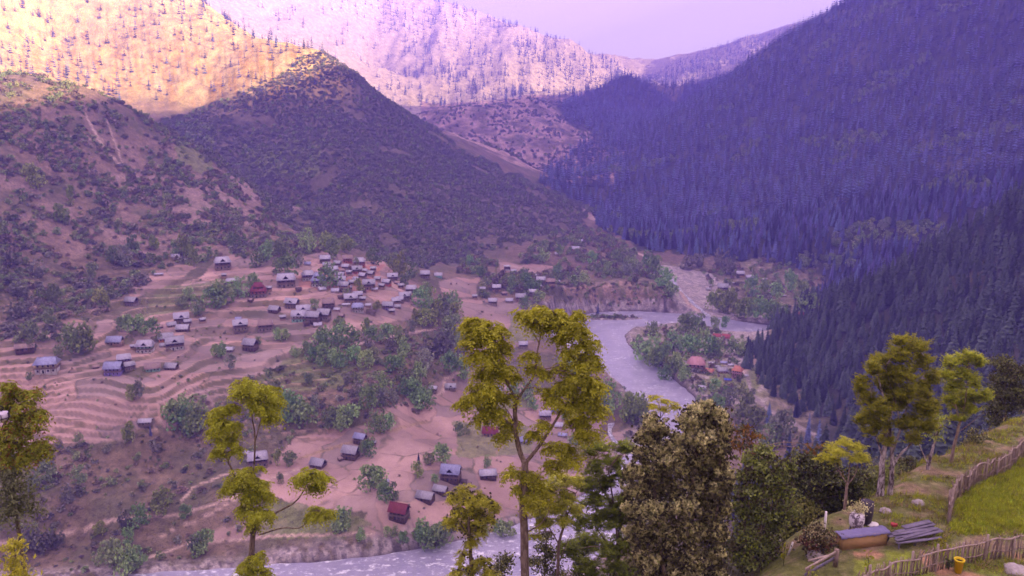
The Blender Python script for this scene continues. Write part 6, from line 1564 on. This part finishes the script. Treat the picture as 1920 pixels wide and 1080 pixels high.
M_TARP = paint_mat("blue_grey_sheet", (0.14,0.125,0.25), 0.5, 0.25, 2.0); M_BOARD = paint_mat("grey_violet_boards", (0.15,0.13,0.19), 0.9, 0.3, 2.5, True); M_OCHRE = paint_mat("ochre_panel", (0.36,0.22,0.11), 0.9, 0.2, 1.5)
M_WPAINT = paint_mat("white_post_paint", (0.62,0.58,0.60), 0.7, 0.2, 4.0); M_YEL = paint_mat("yellow_plastic", (0.60,0.44,0.02), 0.45, 0.1, 3.0); M_BARREL = None
def thing(name, lab, cat_, loc, rz=0.0, group=None):
    t = bpy.data.objects.new(name, None); COL.objects.link(t); t.location = tuple(loc); t.rotation_euler = (0,0,rz); tag(t, lab, cat_, group); return t
def yard():
    # long covered bed
    a = knoll_px(1578,1032); b = knoll_px(1662,1022); d = b-a; L = math.hypot(d[0], d[1])
    t = thing("covered_bed", "long low ochre sided box with a blue grey sheet on top", "garden bed", (a+b)/2, math.atan2(d[1], d[0]))
    MB().box((0,0,0.34),(L,0.06,0.78)).build("side_panel", M_OCHRE, t, loc=(0,0,0)); MB().box((0,.55,0.34),(L,0.06,0.78)).build("side_panel", M_OCHRE, t)
    MB().box((-L/2+.03,0.27,0.34),(0.06,.5,0.78)).build("end_panel", M_OCHRE, t); MB().box((L/2-.03,0.27,0.34),(0.06,.5,0.78)).build("end_panel", M_OCHRE, t)
    r = np.random.RandomState(3); nx, ny = 22, 7; V = []
    for j in range(ny):
        for i in range(nx): V.append((-L/2-.12+(L+.24)*i/(nx-1), -0.10+0.75*j/(ny-1), 0.76+0.035*r.rand()+(0.0 if 0 < j < ny-1 else -0.13*r.rand()-0.03)))
    f = np.array([(j*nx+i, j*nx+i+1, (j+1)*nx+i+1, (j+1)*nx+i) for j in range(ny-1) for i in range(nx-1)])
    o = link("cover_sheet", new_mesh("cover_sheet", V, f, M_TARP), t); so = o.modifiers.new("thick", 'SOLIDIFY'); so.thickness = 0.02
    # stack of boards on trestles
    a = knoll_px(1672,1030); b = knoll_px(1770,1008); d = b-a; L = math.hypot(d[0], d[1]); ang = math.atan2(d[1], d[0])
    t = thing("timber_stack", "untidy stack of grey violet planks laid on trestle legs by the fence corner", "timber", (a+b)/2, ang)
    for i, (u, v, w, z, l, rz) in enumerate([(0,0,.22,.62,L,0),(.1,.26,.2,.62,L*.95,.03),(-.1,.52,.22,.64,L,-.02),(0.15,.8,.24,.66,L*.9,.05),(.2,.15,.2,.69,L*.8,.10),(-.3,.45,.22,.72,L*.72,-.08),(.3,.75,.24,.74,L*.85,.02),(.5,1.05,.2,.60,L*.7,.12),(-.7,-.25,.18,.46,L*.6,-.14),(.4,-.35,.14,.40,L*.55,-.05),(.6,.98,.3,.84,L*.62,.04)]):
        MB().box((u*.85, v*.7, z*.72), (l*.88, w, 0.05), rz).build("plank", M_BOARD, t)
    for x_ in (-L*.36, -L*.05, L*.3):
        for y_ in (-.1, .8): MB().bar((x_-.15*(y_<0), y_, -.1), (x_+.05, y_*.7+.1, .42), .08, .08).build("leg", M_BOARD, t)
    # red bundle under the planks
    q = knoll_px(1679,1008); m = MB(); rr = np.random.RandomState(8)
    pts = [(math.cos(k*2.1)*0.16, math.sin(k*2.1)*0.10, 0.56+0.05*math.sin(k*1.7)) for k in range(12)]
    o = m.tube(catmull(np.array(pts), 3), 0.055, 6).build("red_bundle", paint_mat("red_cloth", (0.32,0.05,0.06), 0.8), None, loc=tuple(q+[0,0.3,0])); tag(o, "crumpled dark red bundle lying on the end of the planks", "bundle")
    # barrel planter
    global M_BARREL
    nt = NT("marbled_paint", 0.7); P0 = nt.coord("Object"); n = nt.noise(P0, 4.5, 4, 0.7); nt.color(nt.mix(nt.ramp(n, [(0.44,0.0),(0.53,1.0)], ), (0.12,0.09,0.13), (0.60,0.55,0.62))); M_BARREL = nt.m
    q = knoll_px(1604,1000)
    t = thing("barrel_planter", "white and dark mottled barrel planter on legs with dry twiggy plant", "planter", q)
    rings = [(0.30,0.36),(0.36,0.50),(0.385,0.72),(0.38,0.95),(0.34,1.15)]; V = []; n = 16
    for rad, z in rings: V += [(math.cos(2*math.pi*k/n)*rad, math.sin(2*math.pi*k/n)*rad, z) for k in range(n)]
    f = [(i*n+k, i*n+(k+1)%n, (i+1)*n+(k+1)%n, (i+1)*n+k) for i in range(4) for k in range(n)] + [tuple(range(n))[::-1], tuple(4*n+k for k in range(n))]
    link("barrel", new_mesh("barrel", V, f, M_BARREL, True), t)
    for k in range(4): MB().bar((math.cos(k*1.57+.78)*.34, math.sin(k*1.57+.78)*.34, -.1), (math.cos(k*1.57+.78)*.27, math.sin(k*1.57+.78)*.27, .45), .06).build("leg", M_TARP, t)
    v, f = quads(np.random.RandomState(4).normal(size=(420,3))*np.array([.26,.2,.16])+[0,0,1.42], .06, 1.6, -.3); link("plant", new_mesh("plant", v, f, M_TUFTLEAF), t)
    tw = MB(); rr = np.random.RandomState(6)
    for k in range(16): a = rr.uniform(0,6.28); e = np.array([math.cos(a)*rr.uniform(.1,.42), math.sin(a)*.3, 1.5+rr.rand()*.25]); tw.tube([(0,0,1.1), e*0.5+[0,0,.62], e], [.014,.01,.005], 4)
    link("twigs", tw.mesh("twigs", M_TWIG), t)
    q = knoll_px(1622,982); m = MB().tube([(0,0,0.1),(0,0,0.7),(0,0,1.3)],[.3,.36,.33],12); o = m.build("dark_barrel", paint_mat("dark_drum", (0.05,0.04,0.06), .6), None, loc=tuple(q)); tag(o, "dark drum half hidden behind the mottled barrel planter", "drum")
    # reddish shrub
    q = knoll_px(1530,1042); rr = np.random.RandomState(12)
    t = thing("ornamental_shrub", "round reddish brown shrub with golden leaf tips beside the white post", "shrub", q)
    c = []
    for k in range(26): d = rr.normal(size=3); d /= np.linalg.norm(d); cc = np.array([0,0,.85]) + d*np.array([.75,.6,.62])*rr.uniform(.5,1); c.append(cc + rr.normal(size=(120,3))*.14)
    c = np.concatenate(c); top = c[:,2] > 1.05 + rr.normal(0,.2,len(c)); 
    v, f = quads(c[~top], .065, 1.5, 0, .3, rr); link("foliage", new_mesh("foliage", v, f, leaf_material("wine_red_leaves", (0.17,0.075,0.06), .2, .15)), t)
    v, f = quads(c[top], .065, 1.5, 0, .3, rr); link("golden_tips", new_mesh("golden_tips", v, f, M_TUFTLEAF), t)
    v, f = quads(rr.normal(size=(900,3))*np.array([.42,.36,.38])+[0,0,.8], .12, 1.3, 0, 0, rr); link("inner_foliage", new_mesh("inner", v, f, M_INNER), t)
    # white posts
    for (px, py, h, rad, lean_, lab) in [(1545,1004,1.35,.065,0,"upright white post rising behind the reddish shrub"),(1478,1040,.75,.055,.25,"short tilted white post among dark bushes"),(1514,1044,.72,.06,.12,"white post propped in front of the grey stump"),(1543,1036,.8,.05,0,"white post half hidden at the foot of the reddish shrub")]:
        q = knoll_px(px, py); o = MB().tube([(0,0,-.2),(0,0,h*.5),(0,0,h)], [rad,rad,rad*.9], 9).build("white_post", M_WPAINT, None, loc=tuple(q), rot=(0, lean_, 0)); tag(o, lab, "post", "white painted posts")
    # grey stump / stones
    rr = np.random.RandomState(15)
    def rock(px, py, s, lab, mat, name="rock", cat_="rock", sq=.6, grp=None):
        q = knoll_px(px, py); bm = bmesh.new(); bmesh.ops.create_icosphere(bm, subdivisions=3, radius=s)
        off = rr.uniform(0, 50)
        for v_ in bm.verts:
            n_ = float(fbm(np.array([v_.co.x/s*1.1+off]), np.array([v_.co.y/s*1.1+v_.co.z/s*1.7]), 3)[0]); v_.co *= 1+0.35*n_; v_.co.z *= sq
        me = bpy.data.meshes.new(name); bm.to_mesh(me); bm.free(); me.materials.append(mat); me.polygons.foreach_set("use_smooth", np.ones(len(me.polygons), bool))
        o = link(name, me, None, tuple(q+[0,0,s*sq*.3])); tag(o, lab, cat_, grp)
    M_RK = paint_mat("yard_stone", (0.30,0.26,0.27), .95, .4, 3.0)
    rock(1528,1046,.42,"grey violet boulder under the reddish shrub", M_RK, sq=.8)
    rock(1637,985,.30,"flat pale stone lying on the grass near the blotched trunks", M_WPAINT, sq=.35)
    rock(1905,1072,.55,"pale rubble heap beyond the yellow pot", M_RK, sq=.4)
    rock(1722,946,.35,"brown stone on the knoll rim behind the blotched trunks", M_RK)
    rock(1660,960,.30,"grass edged stone at the foot of the blotched trunks", M_RK)
    # wooden rail frame in the front
    a = knoll_px(1512,1092); b = knoll_px(1566,1062); d = b-a; L = math.hypot(d[0], d[1])
    t = thing("plank_railing", "unpainted plank railing with a thick end post at the bottom", "railing", a, math.atan2(d[1], d[0]))
    MB().box((L/2,0,.72),(L+.3,.07,.13)).build("top_rail", M_STAKE2, t); MB().box((L/2,.05,.38),(L+.2,.05,.16)).build("lower_rail", M_BOARD, t)
    MB().box((L,0,.35),(.17,.17,1.0)).build("post", M_STAKE, t); MB().box((.1,0,.3),(.14,.14,.9)).build("post", M_STAKE, t); MB().bar((L*.35,.5,.55),(L*.75,.02,.74),.09,.05).build("brace", M_STAKE2, t)
    # yellow pot
    q = knoll_px(1796,1073)
    t = thing("flower_pot", "bright yellow plastic pot standing by the front fence", "pot", q)
    V = []; n = 16
    for rad, z in [(0.155,0.0),(0.205,0.60),(0.235,0.61),(0.235,0.68),(0.20,0.68),(0.19,0.55)]: V += [(math.cos(2*math.pi*k/n)*rad, math.sin(2*math.pi*k/n)*rad, z) for k in range(n)]
    f = [(i*n+k, i*n+(k+1)%n, (i+1)*n+(k+1)%n, (i+1)*n+k) for i in range(5) for k in range(n)] + [tuple(range(n))[::-1]]
    link("pot", new_mesh("pot", V, f, M_YEL, True), t); link("soil", MB().tube([(0,0,.5),(0,0,.56)], [.18,.188], 16).mesh("soil", M_DARKIN), t)
    # garden plants
    def sprig(px, py, h, n, lab, mat, seed, ls=.24, cat_="plant"):
        q = knoll_px(px, py); r_ = np.random.RandomState(seed); t = thing("leafy_plant", lab, cat_, q)
        link("stem", MB().tube([(0,0,-.1),(.03,0,h*.5),(0,0.02,h)], [.022,.017,.008], 5).mesh("stem", M_EVERG), t)
        c = np.stack([r_.normal(0,.10,n), r_.normal(0,.10,n), h*(0.3+.75*r_.rand(n))], 1); v, f = quads(c, ls*.35, 2.8, .5, .2, r_); link("leaves", new_mesh("leaves", v, f, mat), t)
    sprig(1765,1046,1.0,46,"yellow green seedling tree growing at the fence by the planks", M_NEARLEAF, 71)
    sprig(1625,1076,1.15,22,"thin sapling with curled leaves inside the front fence", M_NEARLEAF, 72)
    sprig(1521,1095,1.0,14,"bare thin sapling by the plank railing", M_NEARLEAF2, 73)
    sprig(1468,1062,1.3,26,"yellowish sapling against the dark bushes at the yard edge", M_NEARLEAF, 74)
    sprig(1778,1068,.5,60,"dark leafy weeds beside the yellow pot", M_EVERG, 75, .2)
    # lantern on a bracket at the picture edge
    p = P(3, 782, 7.5); t = thing("wall_lantern", "dark framed lantern with pale panes hanging at the edge", "lantern", p)
    V = []; 
    for rad, z in [(0.050,-.035),(0.072,0.0),(0.066,0.045),(0.02,0.06)]: V += [(math.cos(2*math.pi*k/6)*rad, math.sin(2*math.pi*k/6)*rad, z) for k in range(6)]
    f = [(i*6+k, i*6+(k+1)%6, (i+1)*6+(k+1)%6, (i+1)*6+k) for i in range(3) for k in range(6)] + [tuple(range(6))[::-1], tuple(18+k for k in range(6))]
    link("pane", new_mesh("pane", V, f, paint_mat("milky_pane", (0.45,0.40,0.50), .3)), t)
    fr = MB()
    for k in range(6):
        a_ = 2*math.pi*k/6; fr.bar((math.cos(a_)*.052, math.sin(a_)*.052, -.037), (math.cos(a_)*.075, math.sin(a_)*.075, .002), .007); fr.bar((math.cos(a_)*.075, math.sin(a_)*.075, .0), (math.cos(a_)*.068, math.sin(a_)*.068, .047), .007)
    fr.tube([(math.cos(a)*.074, math.sin(a)*.074, .0) for a in np.linspace(0, 6.283, 13)], .005, 4); link("frame", fr.mesh("frame", paint_mat("dark_iron", (.03,.02,.04), .5)), t)
    link("bracket", MB().tube(catmull(np.array([(0,0,.06),(0.03,0,.10),(-.04,0,.12),(-.20,0,.10),(-.45,0,.02)]), 4), .007, 5).mesh("bracket", M_DARKIN), t)
yard()
